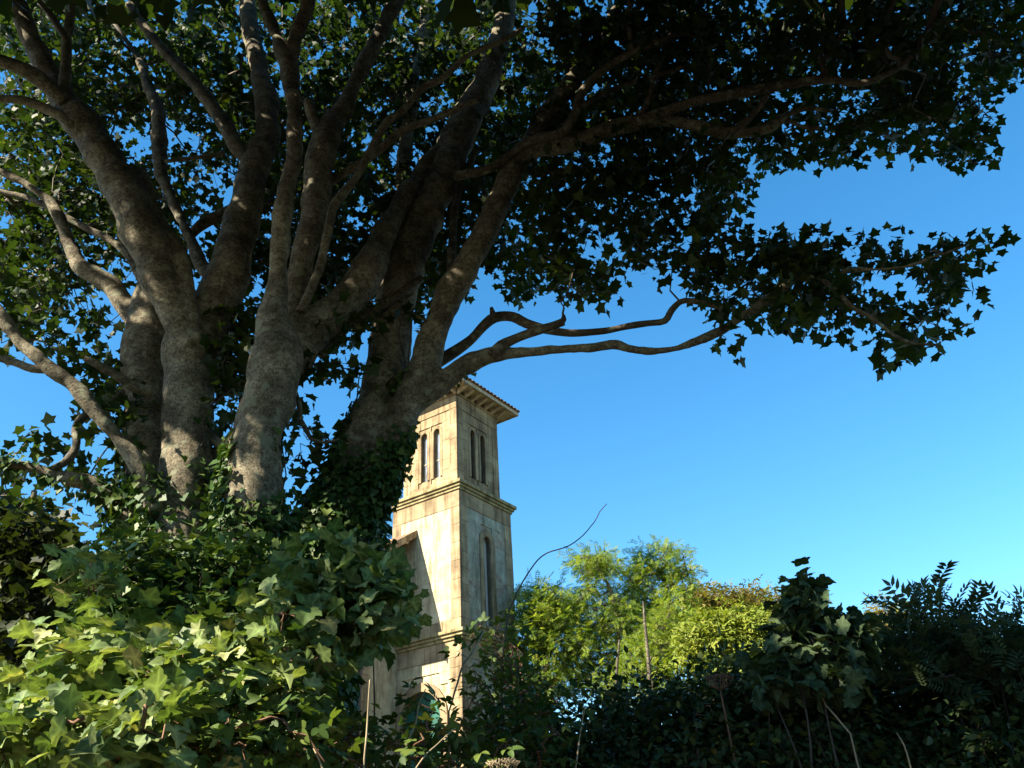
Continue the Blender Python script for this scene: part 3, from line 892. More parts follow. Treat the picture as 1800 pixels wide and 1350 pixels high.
T2 = [
    ([(520, 1180, 74), (572, 1010, 68), (606, 900, 60), (638, 810, 50), (664, 725, 42), (679, 650, 38), (688, 590, 36), (697, 535, 36), (709, 480, 36), (723, 430, 35), (745, 375, 35), (765, 330, 33), (785, 290, 32), (805, 245, 29), (825, 200, 27), (850, 150, 23), (870, 100, 20), (885, 40, 18), (895, -30, 16)], 8.3, 8.0),
    ([(648, 850, 40), (690, 775, 31), (718, 705, 28), (740, 655, 28), (757, 605, 27), (775, 550, 24), (792, 512, 26), (814, 478, 24), (835, 440, 22), (862, 390, 21), (885, 340, 21), (905, 297, 22), (928, 266, 22), (960, 258, 18), (1000, 250, 18), (1040, 240, 16), (1080, 225, 15), (1125, 214, 15), (1170, 214, 13), (1220, 223, 12), (1270, 232, 11), (1310, 232, 9), (1350, 225, 8), (1380, 210, 7), (1410, 222, 6), (1440, 226, 5)], 8.1, 7.0),
    ([(702, 748, 22), (730, 708, 22), (764, 684, 18), (800, 655, 17), (840, 630, 16), (868, 622, 13), (905, 620, 10), (967, 615, 9), (1033, 613, 8), (1080, 606, 9), (1105, 613, 8), (1158, 618, 7), (1217, 603, 7), (1267, 580, 8), (1295, 563, 8), (1333, 540, 9), (1372, 510, 8), (1394, 489, 7), (1450, 482, 5), (1497, 475, 5), (1547, 473, 4), (1600, 468, 4), (1650, 448, 3), (1705, 428, 2)], 8.0, 7.2),
    ([(925, 275, 22), (940, 240, 20), (957, 212, 19), (976, 184, 18), (1000, 150, 16), (1025, 115, 14), (1045, 88, 12), (1065, 55, 11), (1085, 10, 10), (1100, -30, 9)], 7.6, 7.2),
    ([(725, 410, 22), (713, 365, 15), (710, 300, 14), (713, 255, 13), (720, 200, 12), (730, 130, 11), (745, 50, 10), (755, -30, 9)], 8.4, 8.6),
]
S1 = [  # lighter branches of tree 1
    ([(455, 290, 15), (420, 262, 14), (398, 225, 13), (370, 180, 12), (340, 145, 11), (300, 100, 9), (262, 60, 8), (228, 8, 7)], 7.5, 7.2, 'bark'),
    ([(118, 178, 14), (70, 140, 14), (30, 118, 12), (-20, 98, 10)], 6.5, 6.0, 'bark'),
    ([(112, 160, 10), (117, 110, 9), (120, 50, 8), (125, -30, 7)], 6.5, 6.3, 'bark'),
    ([(135, 222, 10), (92, 195, 9), (46, 176, 8), (-20, 172, 7)], 6.6, 6.3, 'bark'),
    ([(248, 490, 9), (228, 452, 8), (205, 430, 7), (150, 400, 6), (60, 352, 5), (-20, 330, 4)], 7.9, 8.0, 'bark'),
    ([(420, 362, 11), (372, 384, 10), (347, 402, 9), (328, 424, 8)], 7.8, 7.9, 'shade_dead_bark'),
    ([(395, 270, 5), (345, 277, 4), (290, 283, 3.5)], 7.7, 7.6, 'bark'),
    ([(528, 548, 9), (560, 475, 8), (575, 415, 8), (583, 370, 8), (600, 345, 8), (625, 310, 7), (650, 265, 7), (680, 215, 7), (700, 201, 7), (720, 180, 6), (740, 155, 6), (780, 135, 6), (820, 100, 5), (875, 75, 5), (920, 48, 4)], 7.2, 6.6, 'bark'),
    ([(560, 330, 10), (600, 308, 8), (645, 280, 8), (710, 230, 7), (780, 200, 6), (840, 175, 5)], 7.4, 7.0, 'bark'),
    ([(508, 115, 13), (522, 62, 13), (538, 20, 13), (546, -30, 12)], 6.6, 6.3, 'bark'),
    ([(570, 250, 14), (550, 205, 11), (542, 178, 9)], 7.2, 7.1, 'bark'),
    ([(515, 645, 10), (560, 612, 11), (610, 575, 11), (650, 550, 10), (700, 520, 9), (740, 490, 7)], 7.6, 8.0, 'shade_dead_bark'),
    ([(515, 685, 7), (527, 715, 5), (529, 738, 4.5), (541, 757, 4), (548, 772, 4), (575, 778, 3), (598, 772, 2)], 7.2, 7.2, 'shade_dead_bark'),
    ([(495, 745, 12), (512, 712, 9), (508, 690, 4)], 7.1, 7.0, 'bark'),
    ([(90, 648, 8), (56, 647, 7), (26, 636, 7), (-20, 626, 6)], 6.8, 6.7, 'bark'),
    ([(270, 693, 11), (238, 680, 10), (214, 667, 9), (175, 645, 8), (148, 630, 5)], 7.3, 6.9, 'bark'),
    ([(240, 686, 8), (222, 690, 7), (200, 700, 7), (184, 716, 7), (160, 728, 7), (143, 738, 8), (133, 757, 7), (135, 780, 7), (127, 800, 8), (111, 815, 7), (92, 823, 6)], 7.7, 7.3, 'shade_dead_bark'),
    ([(350, 735, 10), (365, 758, 9), (382, 778, 9), (405, 785, 12)], 7.6, 7.4, 'bark'),
    ([(355, 850, 22), (378, 810, 18), (400, 790, 18), (430, 760, 18)], 7.7, 7.5, 'shade_dead_bark'),
    ([(345, 690, 3), (372, 708, 3), (395, 692, 3), (410, 680, 2)], 7.5, 7.8, 'shade_dead_bark'),
]
S2 = [
    ([(1120, 214, 11), (1155, 203, 10), (1200, 186, 9), (1260, 170, 9), (1320, 160, 9), (1370, 150, 9), (1420, 143, 8), (1470, 140, 7), (1520, 145, 6), (1585, 118, 4)], 7.1, 6.6, 'shade_dead_bark'),
    ([(800, 310, 9), (850, 300, 8), (880, 286, 8), (910, 262, 8), (940, 245, 9), (985, 235, 8), (1005, 213, 8), (1020, 170, 8), (1040, 140, 7), (1080, 110, 7), (1130, 85, 6), (1180, 66, 5)], 7.6, 6.6, 'shade_dead_bark'),
    ([(795, 505, 9), (795, 420, 8), (803, 350, 7), (818, 300, 6), (840, 260, 5)], 8.0, 8.1, 'shade_dead_bark'),
    ([(862, 624, 11), (880, 607, 10), (900, 598, 8), (940, 583, 8), (972, 573, 7), (992, 565, 7)], 7.75, 7.6, 'shade_dead_bark'),
    ([(758, 645, 13), (776, 633, 11), (800, 618, 10), (830, 595, 9), (850, 574, 9), (870, 560, 10), (902, 559, 9), (925, 569, 9), (960, 579, 8), (1000, 585, 7), (1050, 583, 6), (1100, 575, 6), (1140, 568, 6), (1168, 563, 6), (1179, 545, 6), (1195, 530, 5), (1215, 528, 5), (1250, 536, 4), (1285, 546, 3)], 8.15, 7.7, 'shade_dead_bark'),
    ([(868, 563, 8), (866, 550, 5), (864, 541, 3)], 7.95, 7.9, 'shade_dead_bark'),
    ([(985, 570, 6), (992, 560, 5), (990, 551, 2)], 7.6, 7.6, 'shade_dead_bark'),
    ([(1440, 484, 5), (1475, 515, 4.5), (1500, 540, 4), (1528, 555, 4), (1560, 580, 3), (1600, 600, 3), (1650, 606, 2)], 7.3, 7.1, 'shade_dead_bark'),
    ([(1268, 580, 4), (1267, 562, 3), (1265, 545, 2.5)], 7.5, 7.5, 'shade_dead_bark'),
    ([(1372, 212, 6), (1395, 196, 5), (1425, 190, 4), (1460, 196, 3)], 7.0, 6.9, 'shade_dead_bark'),
    ([(1285, 232, 7), (1320, 205, 6), (1345, 175, 5), (1352, 155, 5)], 7.0, 6.8, 'shade_dead_bark'),
    ([(640, 865, 14), (600, 870, 12), (560, 885, 11), (520, 908, 10), (478, 932, 10), (450, 945, 9)], 8.6, 8.3, 'shade_dead_bark'),
    ([(1120, 214, 7), (1138, 180, 5), (1150, 140, 4), (1165, 90, 4), (1190, 40, 3)], 7.1, 6.8, 'shade_dead_bark'),
    ([(905, 300, 8), (960, 302, 6), (1020, 300, 5), (1075, 305, 4)], 7.6, 7.7, 'shade_dead_bark'),
    ([(960, 262, 8), (1010, 200, 6), (1060, 165, 5), (1130, 140, 4), (1230, 110, 4)], 7.4, 7.0, 'shade_dead_bark'),
]
nodes, nid = [], []
trunk_pts = []
for ti, (tree, base, thick, thin) in enumerate(((syc1, b1, T1, S1), (syc2, b2, T2, S2))):
    tubes = []
    for (tr, Y0, Y1) in thick:
        s = wobble(limb(tr, Y0, Y1), .03)
        if tr[0][1] > 1100:        # stems run down into the bank
            s = np.vstack([[s[0, 0] * .5 + base.x * .5, s[0, 1] * .5 + base.y * .5, base.z - .2, s[0, 3] * 1.35], s])
        tubes.append(tube_np(s[:, :3], s[:, 3], 16))
        nodes.append(s[::3, :3]); nid += [ti] * len(s[::3])
    tr_o, co, no = remesh('trunk', tubes, .026, np.array(base), MAT['bark'], tree)
    trunk_pts.append((co, no))
    for (tr, Y0, Y1, mt) in thin:
        s = wobble(limb(tr, Y0, Y1), .02)
        V, T = tube_np(s[:, :3], s[:, 3], 9)
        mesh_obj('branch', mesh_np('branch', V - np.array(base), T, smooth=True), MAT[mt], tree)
        nodes.append(s[::2, :3]); nid += [ti] * len(s[::2])
nodes = np.vstack(nodes); nid = np.array(nid)

CANOPY = [
    "999999998999999999999999999989999999",
    "999999998899999999999999999999999999",
    "999999999899989999999999999999999997",
    "999999989989988999989999999869999971",
    "999986679998999898999999998778999960",
    "999976567998988989899999998768753450",
    "999997556998999899899999995000000000",
    "999986657998899888888599994000000000",
    "999998655898999889999498888857637752",
    "998655568999899855999633788998867710",
    "887320036379876320255200288888414300",
    "665400068268734000000000024445577200",
    "433540088046300000000000010000047200",
    "002540077035200000000000000000000000",
    "001450052030000000000000000000000000",
    "242250030055000000000000000000000000",
    "221030000030000000000000000000000000",
    "110000000000000000000000000000000000",
]
cx, cy, cY = [], [], []
for r_, row in enumerate(CANOPY):
    for c_, ch in enumerate(row):
        dens = int(ch)
        if not dens: continue
        x0, y0 = c_ * 50, r_ * 50
        if x0 < 920:
            Ya, Yb = 7.7 + .12 * min(r_, 4), 10.6 - .12 * max(0, r_ - 6)
            if r_ >= 11: Ya, Yb = 7.2, 8.6
            L = 17.
        else:
            Ya, Yb = (6.4, 8.2) if r_ < 2 else (7.1, 8.7)
            if r_ >= 8: Ya, Yb = 7.25, 8.4
            L = 20.
        cov = -math.log(1 - min(.955, dens * .1061))
        n = rng.poisson(cov * 2500 / (.30 * L * L) / 8.0)
        zero = lambda rr, cc: 0 <= rr < len(CANOPY) and 0 <= cc < 36 and CANOPY[rr][cc] == '0'
        l_, r2_ = (20 if zero(r_, c_ - 1) else -6), (30 if zero(r_, c_ + 1) else 56)
        t_, b_ = (22 if zero(r_ - 1, c_) else -6), (28 if zero(r_ + 1, c_) else 56)
        cx.append(x0 + rng.uniform(l_, r2_, n)); cy.append(y0 + rng.uniform(t_, b_, n)); cY.append(rng.uniform(Ya, Yb, n))
cen = Pn(np.concatenate(cx), np.concatenate(cy), np.concatenate(cY))
# unseen rest of the crown around the frame, shaped to place sun and shade
n = 8000
ov = np.stack([rng.uniform(-9.6, 8.5, n), rng.uniform(-4.0, 6.5, n), rng.uniform(8.3, 13.2, n)], 1)
ox, oy, od = proj(ov)
# leaves thinned on the left to let the low sun in under the crown: foot points of the sun rays at hedge height
kx, ky = -SUN_DIR.x / SUN_DIR.z, -SUN_DIR.y / SUN_DIR.z
sx, sy = ov[:, 0] + kx * (ov[:, 2] - 2.5), ov[:, 1] + ky * (ov[:, 2] - 2.5)
open_p = np.where((sx < -1.2) & (sy < 5.4), .03, np.where((sy >= 5.4) & (sy < 9.8) & (sx < 1.0), np.where(sx < -2.6, .06, .14), 1.0))
fleck = np.array([noise.noise(Vector((a_ * 1.1, b_ * 1.1, 3.7))) for a_, b_ in zip(sx, sy)])
open_p = np.where((fleck > .27) & (sx < 6), open_p * .12, open_p)
keep = (oy < -85) | (od < .3) | (ov[:, 1] < 1) | ((ov[:, 0] < -3.5) & (oy < -40))
keep &= rng.random(n) < open_p
keep &= ((ov[:, 0] - .2) / 9.9) ** 2 + ((ov[:, 1] - 2.5) / 7.4) ** 2 < 1
over = ov[keep]
n = 800
tp = np.stack([rng.uniform(-8, 6, n), rng.uniform(6, 11, n), rng.uniform(11, 14.5, n)], 1)
tx, ty, td = proj(tp)
over = np.vstack([over, tp[ty < -20]])
allc = np.vstack([cen, over])
is_over = np.r_[np.zeros(len(cen), bool), np.ones(len(over), bool)]
allp, par, ids, cnt = connect(nodes, nid, allc)
start = allp[par]
out = unit(allc - start + rng.normal(0, .02, allc.shape))
rad0 = .0035 * cnt ** .42 + .002
for ti, (tree, base) in enumerate(((syc1, b1), (syc2, b2))):
    k = ids == ti
    twigs_mesh(tree, start[k], allc[k], np.minimum(rad0[k] * 1.15, .05), np.minimum(rad0[k], .045) * .75, MAT['twig'])
    fo = Foliage()
    kv = k & ~is_over
    sprays(fo, allc[kv], out[kv], 14, .104, .20, tilt=.95)
    ko = k & is_over
    if ko.any():
        sprays(fo, allc[ko], out[ko], 7, .23, .42, tilt=.6)
    fo.build(tree, SYC_LO, MAT['canopy'])

# ------------------------------------------------------------------ ivy on both trunks
def ivy_on(name, label, co, no, base, region, n, size):
    o = thing(name, label, 'ivy', base, 'ivy on the sycamore trunks')
    x, y, d = proj(co)
    w = region(x, y, co)
    pidx = rng.choice(len(co), n, p=w / w.sum())
    nn = no[pidx]
    pos = co[pidx] + nn * (rng.random(n)[:, None] ** 1.5) * .16 * np.clip((y[pidx][:, None] - 700) / 250, .15, 1) + rng.normal(0, .02, (n, 3))
    outv = unit(nn * .6 + np.array([0, 0, -.9]) + rng.normal(0, .35, (n, 3)))
    zup = unit(nn + rng.normal(0, .4, (n, 3)))
    xa = unit(np.cross(outv, zup)); za = np.cross(xa, outv)
    fo = Foliage(); fo.add(pos, np.stack([xa, outv, za], 1), size * np.exp(rng.normal(0, .25, n)))
    fo.build(o, IVY, MAT['ivy'])
    # climbing stems
    st = rng.choice(np.where(w > .3)[0], 90)
    a_ = co[st]; b_ = a_ + np.stack([rng.normal(0, .12, 90), rng.normal(0, .04, 90), rng.uniform(.3, .8, 90)], 1)
    near = np.array([np.linalg.norm(co[::7] - q_, axis=1).argmin() * 7 for q_ in b_])
    twigs_mesh(o, a_, co[near] + no[near] * .01, np.full(90, .011), np.full(90, .006), MAT['twig'], 'vines', .04)

def nz2(co, s, off=0.0):
    return np.array([noise.noise(Vector((c[0] * s + off, c[1] * s, c[2] * s))) for c in co])

def reg1(x, y, co):
    m = nz2(co, 1.6)
    e = np.clip((y - 770) / 150 + m * 1.3, 0, 1)                       # thick below, ragged top
    bare = ((x > 285) & (x < 350) & (y < 955)) * .85
    bare2 = ((x > 415) & (x < 470) & (y < 880) & (y > 800)) * .8
    return np.where((y > 690) & (y < 1300), e * (1 - bare) * (1 - bare2), 0) + 1e-6
def reg2(x, y, co):
    m = nz2(co, 1.7, 9)
    e = np.clip((y - 690) / 110 + m * 1.3, 0, 1) * np.clip((y - 640) / 40, 0, 1)
    return np.where((y > 640) & (y < 1300) & ~((y > 1080) & (x > 600)), e, 0) + 1e-6
ivy_on('ivy', 'dense glossy ivy clothing the foot of the multi-stemmed trunk at left', *trunk_pts[0], b1, reg1, 12500, .072)
ivy_on('ivy', 'dark ivy sheathing the leaning trunk beside the tower', *trunk_pts[1], b2, reg2, 13000, .070)

# ------------------------------------------------------------------ shrubs and trees from traced masses
def mass(blobs, dens=1.0):
    """blobs: (cx, cy, rx, ry, Ya, Yb, n)"""
    out_ = []
    for (bx, by, rx, ry, Ya, Yb, n) in blobs:
        n = max(3, int(n * dens))
        a_ = rng.uniform(0, 2 * np.pi, n); q_ = np.sqrt(rng.random(n))
        out_.append(Pn(bx + rx * q_ * np.cos(a_), by + ry * q_ * np.sin(a_), rng.uniform(Ya, Yb, n)))
    return np.vstack(out_)

def plant(name, label, cat, root, blobs, template, mat, n_leaf, size, spread, stem_mat='twig', group=None, stems=3, stem_r=.011,
          droop=.35, tilt=.5, parts=300, dens=1.0, trunk=None, trunk_mat='bark2', tw=.003, leaf_name='foliage', flat=.6):
    c = mass(blobs, dens)
    c = c[c[:, 2] > ground_z(c[:, 0], c[:, 1]) + .05]
    root = c.mean(0) if trunk is None else np.array(P(*trunk[0][0][0][:2], trunk[0][1]))
    root = Vector((root[0], root[1], gz(root[0], root[1]) - .05))
    o = thing(name, label, cat, root, group)
    nd = []
    if trunk is not None:
        for (ctrl, Y0, Y1) in trunk:
            s = wobble(limb(ctrl, Y0, Y1), .05)
            V, T = tube_np(s[:, :3], s[:, 3], 8)
            mesh_obj('trunk' if not nd else 'branch', mesh_np('trunk', V - np.array(root), T, smooth=True), MAT[trunk_mat], o)
            nd.append(s[::4, :3])
    else:
        mid_ = c.mean(0)
        for k in range(stems):
            top = c[rng.integers(len(c))]
            foot = np.array(root) * [.35, .35, 1] + [top[0] * .65, top[1] * .65, 0] + [rng.normal(0, .1), rng.normal(0, .08), 0]
            foot[2] = gz(foot[0], foot[1]) - .05
            rows = [(*(foot + (top - foot) * t + (rng.normal(0, .05, 3) if 0 < t < 1 else 0)), stem_r * (1 - .7 * t)) for t in (0, .33, .66, 1)]
            s = spline(np.array(rows), .12)
            V, T = tube_np(s[:, :3], s[:, 3], 6)
            mesh_obj('stem', mesh_np('stem', V - np.array(root), T, smooth=True), MAT[stem_mat], o)
            nd.append(s[:, :3])
    nd = np.vstack(nd)
    ap, pr, _, ct = connect(nd, np.zeros(len(nd), int), c, .3)
    st = ap[pr]
    r = tw * ct ** .42 + tw * .5
    twigs_mesh(o, st, c, np.minimum(r * 1.1, stem_r), np.minimum(r * .8, stem_r), MAT[stem_mat])
    fo = Foliage()
    sprays(fo, c, unit(c - st + rng.normal(0, .02, c.shape)), n_leaf, size, spread, droop, tilt, flat)
    fo.build(o, template, mat, parts, leaf_name)
    return o

# dim tree hanging into the left edge
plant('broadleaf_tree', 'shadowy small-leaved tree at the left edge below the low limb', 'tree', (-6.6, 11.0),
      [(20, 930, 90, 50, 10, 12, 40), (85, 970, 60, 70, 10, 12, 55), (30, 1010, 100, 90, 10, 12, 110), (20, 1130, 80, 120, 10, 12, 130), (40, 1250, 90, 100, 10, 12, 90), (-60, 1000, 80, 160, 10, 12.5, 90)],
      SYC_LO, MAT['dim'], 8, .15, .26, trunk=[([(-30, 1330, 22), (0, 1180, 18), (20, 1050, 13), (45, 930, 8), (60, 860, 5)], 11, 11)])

# trees in the sun beyond the tower
GA = 'sunlit trees beyond the church'
plant('ash_tree', 'tallest sunlit ash with airy split crown above the hedge right of the tower', 'tree', (6.0, 33),
      [(1160, 990, 50, 32, 32, 34, 90), (1120, 1010, 25, 20, 32, 34, 22), (1185, 1035, 26, 30, 32, 34, 40), (1205, 1003, 18, 8, 32, 34, 10), (1120, 1060, 45, 40, 32, 35, 90), (1160, 1110, 55, 50, 32, 35, 120)],
      ASH, MAT['ash'], 11, .34, .38, trunk=[([(1178, 1240, 6), (1178, 1120, 5), (1172, 1040, 3.5), (1160, 1000, 2.5)], 33, 33), ([(1177, 1045, 3), (1195, 1020, 2), (1215, 1003, 1)], 33, 33)], group=GA, parts=0, tw=.012, stem_r=.09)
plant('ash_tree', 'sunlit ash with a rounded tuft leaning left above a bright crown', 'tree', (4.2, 31),
      [(1045, 990, 30, 18, 30, 32, 45), (1065, 1000, 20, 14, 30, 32, 20), (1030, 1000, 16, 8, 30, 32, 12), (1050, 1070, 60, 45, 30, 33, 130), (1070, 1130, 60, 45, 30, 33, 120), (1040, 1180, 60, 40, 30, 33, 80)],
      ASH, MAT['ash'], 11, .34, .38, trunk=[([(1088, 1250, 6), (1088, 1120, 5), (1078, 1050, 3.5), (1060, 1010, 2)], 31, 31)], group=GA, parts=0, tw=.012, stem_r=.09)
plant('ash_tree', 'bushy yellow-green ash directly right of the tower', 'tree', (1.6, 30),
      [(950, 1060, 42, 34, 29.5, 32, 100), (985, 1075, 30, 30, 29.5, 32, 60), (930, 1120, 40, 50, 29.5, 32, 110), (985, 1140, 45, 50, 29.5, 32, 110), (950, 1200, 50, 40, 29.5, 32, 70)],
      ASH, MAT['ash'], 11, .34, .38, trunk=[([(960, 1280, 6), (962, 1160, 5), (958, 1080, 3)], 31, 31)], group=GA, parts=0, tw=.012, stem_r=.09)
plant('ash_tree', 'low leafy sunlit tree in front of the taller ashes', 'tree', (7.4, 29),
      [(1180, 1110, 40, 40, 28, 30, 80), (1150, 1160, 60, 40, 28, 30, 100), (1120, 1200, 60, 40, 28, 30, 70), (1180, 1070, 14, 14, 28, 30, 14)],
      ASH, MAT['ash'], 11, .32, .38, stems=4, group=GA, parts=0, tw=.012, stem_r=.09)
plant('birch_tree', 'thin russet-tinged tree with sky showing below its flat crown', 'tree', (11.0, 38),
      [(1250, 1055, 40, 18, 37, 39, 70), (1310, 1062, 50, 18, 37, 39, 80), (1365, 1070, 40, 18, 37, 39, 50), (1220, 1075, 20, 22, 37, 39, 25), (1260, 1085, 50, 12, 37, 39, 16), (1410, 1065, 30, 16, 37, 39, 24)],
      CLUMP, MAT['russet'], 9, .42, .5, trunk=[([(1290, 1220, 5), (1288, 1130, 4), (1280, 1080, 2), (1260, 1050, 1)], 38, 38), ([(1289, 1120, 3), (1320, 1080, 2), (1350, 1062, 1)], 38, 38), ([(1289, 1130, 2.5), (1330, 1110, 2), (1385, 1075, 1)], 38, 38)], group=GA, parts=0, tw=.012, stem_r=.08)
plant('bamboo_clump', 'bright lime-green feathery clump lit above the dark hedge', 'shrub', (8.2, 22),
      [(1240, 1115, 40, 28, 21, 22.5, 90), (1290, 1105, 45, 26, 21, 22.5, 110), (1340, 1110, 30, 26, 21, 22.5, 60), (1280, 1150, 80, 30, 21, 22.5, 120)],
      CLUMP, MAT['lime'], 13, .28, .36, group='lime green clumps', parts=0, droop=1.0, stems=5, tw=.006)
plant('bamboo_clump', 'smaller lime-green feathery clump right beside the larger one', 'shrub', (9.9, 22),
      [(1395, 1115, 36, 24, 21, 22.5, 70), (1370, 1145, 50, 20, 21, 22.5, 60), (1430, 1120, 24, 18, 21, 22.5, 30)],
      CLUMP, MAT['lime'], 13, .28, .34, group='lime green clumps', parts=0, droop=1.0, stems=5, tw=.006)
plant('birch_tree', 'pale yellowish tree top between the dark shoots and the pinnate leaves', 'tree', (14.5, 30),
      [(1550, 1090, 28, 22, 29, 30, 40), (1545, 1120, 34, 24, 29, 30, 50), (1570, 1080, 10, 14, 29, 30, 10)],
      CLUMP, MAT['russet'], 7, .34, .4, group=GA, parts=0, trunk=[([(1550, 1230, 4), (1550, 1150, 3), (1552, 1090, 1.5)], 29.5, 29.5)], tw=.01, stem_r=.06)

# sycamore saplings, near left
GS = 'sycamore saplings in the near hedge'
plant('sycamore_sapling', 'sunlit sycamore sapling with broad pale green leaves at the lower left', 'shrub', (-2.2, 4.1),
      [(130, 1200, 75, 80, 3.6, 4.4, 34), (220, 1160, 90, 50, 3.8, 4.6, 30), (110, 1300, 80, 80, 3.4, 4.2, 38), (200, 1230, 120, 90, 3.6, 4.5, 55), (150, 1000, 30, 30, 4.2, 4.8, 5), (300, 1190, 90, 50, 3.8, 4.6, 30)],
      SYC_HI, MAT['sapling'], 10, .080, .17, group=GS, stems=5, droop=.6, stem_mat='redstem')
plant('sycamore_sapling', 'low sunlit sycamore sapling spreading along the bottom left corner', 'shrub', (-1.9, 3.4),
      [(90, 1310, 110, 50, 3.0, 3.8, 40), (240, 1290, 130, 60, 3.0, 3.8, 50), (330, 1200, 90, 70, 3.4, 4.2, 36)],
      SYC_HI, MAT['sapling'], 10, .072, .15, group=GS, stems=5, droop=.6, stem_mat='redstem')
plant('sycamore_sapling', 'shadowed sycamore sapling with large dark leaves in front of the tower foot', 'shrub', (-.9, 4.3),
      [(570, 1040, 80, 40, 4.0, 4.8, 34), (620, 1068, 50, 36, 4.0, 4.8, 26), (505, 1130, 75, 60, 3.8, 4.8, 50), (440, 1225, 80, 70, 3.8, 4.8, 50), (470, 1290, 40, 50, 3.8, 4.6, 22), (668, 1060, 26, 30, 4.0, 4.7, 9), (640, 1020, 40, 26, 4, 4.7, 10)],
      SYC_HI, MAT['sapling'], 10, .080, .16, group=GS, stems=6, droop=.6, stem_mat='redstem')
plant('sycamore_sapling', 'sycamore sapling with half-shaded leaves below the ivy mound', 'shrub', (-1.5, 4.6),
      [(410, 1205, 110, 60, 4.2, 5.0, 46), (430, 1250, 120, 70, 4.0, 4.8, 55)],
      SYC_HI, MAT['sapling'], 10, .080, .16, group=GS, stems=5, droop=.6, stem_mat='redstem')
plant('ivy_mound', 'mound of ivy leaves heaped around the foot of the big sycamore', 'ivy', (-2.6, 6.2),
      [(250, 1005, 95, 60, 6.2, 6.9, 90), (400, 1025, 110, 70, 6.2, 6.9, 130), (300, 1095, 150, 70, 6.0, 6.8, 150), (480, 1085, 70, 80, 6.2, 7.0, 80), (190, 1045, 50, 70, 6.2, 6.9, 45), (590, 1035, 45, 40, 7.4, 7.9, 40), (650, 1010, 40, 50, 7.4, 7.9, 34)],
      IVY, MAT['ivy'], 9, .085, .16, stems=6)
# brambles
GB = 'brambles along the hedge'
plant('bramble_bush', 'tangled small-leaved bramble along the bottom edge at lower left', 'shrub', (-1.2, 3.6),
      [(330, 1290, 170, 60, 3.3, 4.2, 110), (420, 1230, 110, 60, 3.6, 4.4, 60), (480, 1310, 120, 50, 3.3, 4.2, 60)],
      BRAMBLE, MAT['bramble'], 6, .085, .14, group=GB, stems=7, stem_mat='redstem', stem_r=.007)
plant('bramble_bush', 'pale bramble sprigs in front of the green church door', 'shrub', (-.5, 4.4),
      [(630, 1310, 50, 40, 4.0, 4.6, 14), (700, 1330, 100, 40, 4.0, 4.8, 44), (740, 1260, 36, 40, 4.0, 4.8, 9), (800, 1320, 80, 50, 4.2, 5, 36), (620, 1295, 20, 20, 4.0, 4.4, 6), (590, 1350, 60, 30, 4, 4.6, 16)],
      BRAMBLE, MAT['bramble'], 4, .08, .11, group=GB, stems=8, stem_mat='redstem', stem_r=.007)
plant('bramble_bush', 'leafy bramble climbing across the lower right of the tower', 'shrub', (-.1, 5.2),
      [(880, 1240, 60, 60, 5.0, 6.0, 44), (865, 1130, 45, 36, 5.0, 6.0, 14), (910, 1310, 80, 50, 4.6, 5.8, 80), (835, 1190, 22, 40, 5.0, 6.0, 7), (950, 1250, 50, 70, 5.0, 6.0, 60), (850, 1320, 60, 40, 4.6, 5.6, 40), (900, 1170, 40, 60, 5, 6, 22)],
      BRAMBLE, MAT['bramble'], 4, .075, .13, group=GB, stems=7, stem_mat='redstem', stem_r=.008)
# dark hedge at right
GH = 'dark shrubs of the right-hand hedge'
plant('hedge_shrub', 'dark hedge shrub at bottom centre, left end of the shaded hedge', 'shrub', (.8, 5.6),
      [(1020, 1335, 100, 80, 5.2, 6.4, 170), (1080, 1275, 70, 60, 5.4, 6.6, 70), (1000, 1395, 120, 40, 4.8, 6, 90)],
      OVATE, MAT['hedge'], 22, .051, .2, group=GH, stems=6)
plant('hedge_shrub', 'dark hedge shrub below the lime-green clump', 'shrub', (2.1, 5.8),
      [(1200, 1285, 110, 70, 5.4, 6.8, 210), (1180, 1365, 140, 60, 5.0, 6.4, 190), (1290, 1235, 80, 50, 5.6, 6.8, 110)],
      OVATE, MAT['hedge'], 22, .051, .2, group=GH, stems=6)
plant('hedge_shrub', 'dark hedge shrub under the broad-leaved shoots', 'shrub', (3.2, 6.0),
      [(1380, 1240, 120, 70, 5.6, 7.0, 220), (1400, 1330, 140, 70, 5.2, 6.6, 230), (1480, 1230, 90, 60, 5.6, 7.0, 130)],
      OVATE, MAT['hedge'], 22, .053, .2, group=GH, stems=6)
plant('hedge_shrub', 'dark hedge shrub at the lower right corner below the pinnate leaves', 'shrub', (4.6, 6.2),
      [(1600, 1250, 130, 90, 5.8, 7.0, 260), (1640, 1330, 150, 70, 5.2, 6.6, 230), (1740, 1250, 100, 110, 5.8, 7.0, 230), (1800, 1310, 60, 100, 5.4, 6.8, 110)],
      OVATE, MAT['hedge'], 22, .053, .2, group=GH, stems=6)
plant('sycamore_sapling', 'upright sycamore shoots topping the dark hedge, tallest one pointed', 'shrub', (3.3, 5.4),
      [(1415, 1040, 10, 16, 5.0, 5.3, 8), (1412, 1075, 22, 24, 5.0, 5.4, 16), (1425, 1120, 38, 34, 5.0, 5.5, 30), (1385, 1140, 26, 36, 5.0, 5.5, 16), (1498, 1090, 14, 20, 5.0, 5.4, 9), (1500, 1135, 28, 30, 5.0, 5.5, 18), (1450, 1180, 70, 30, 5.0, 5.6, 34), (1360, 1190, 26, 36, 5, 5.6, 12)],
      SYC_HI, MAT['shoot'], 8, .076, .09, group=GS, stems=6, droop=.5)
GR = 'ash saplings at the right of the hedge'
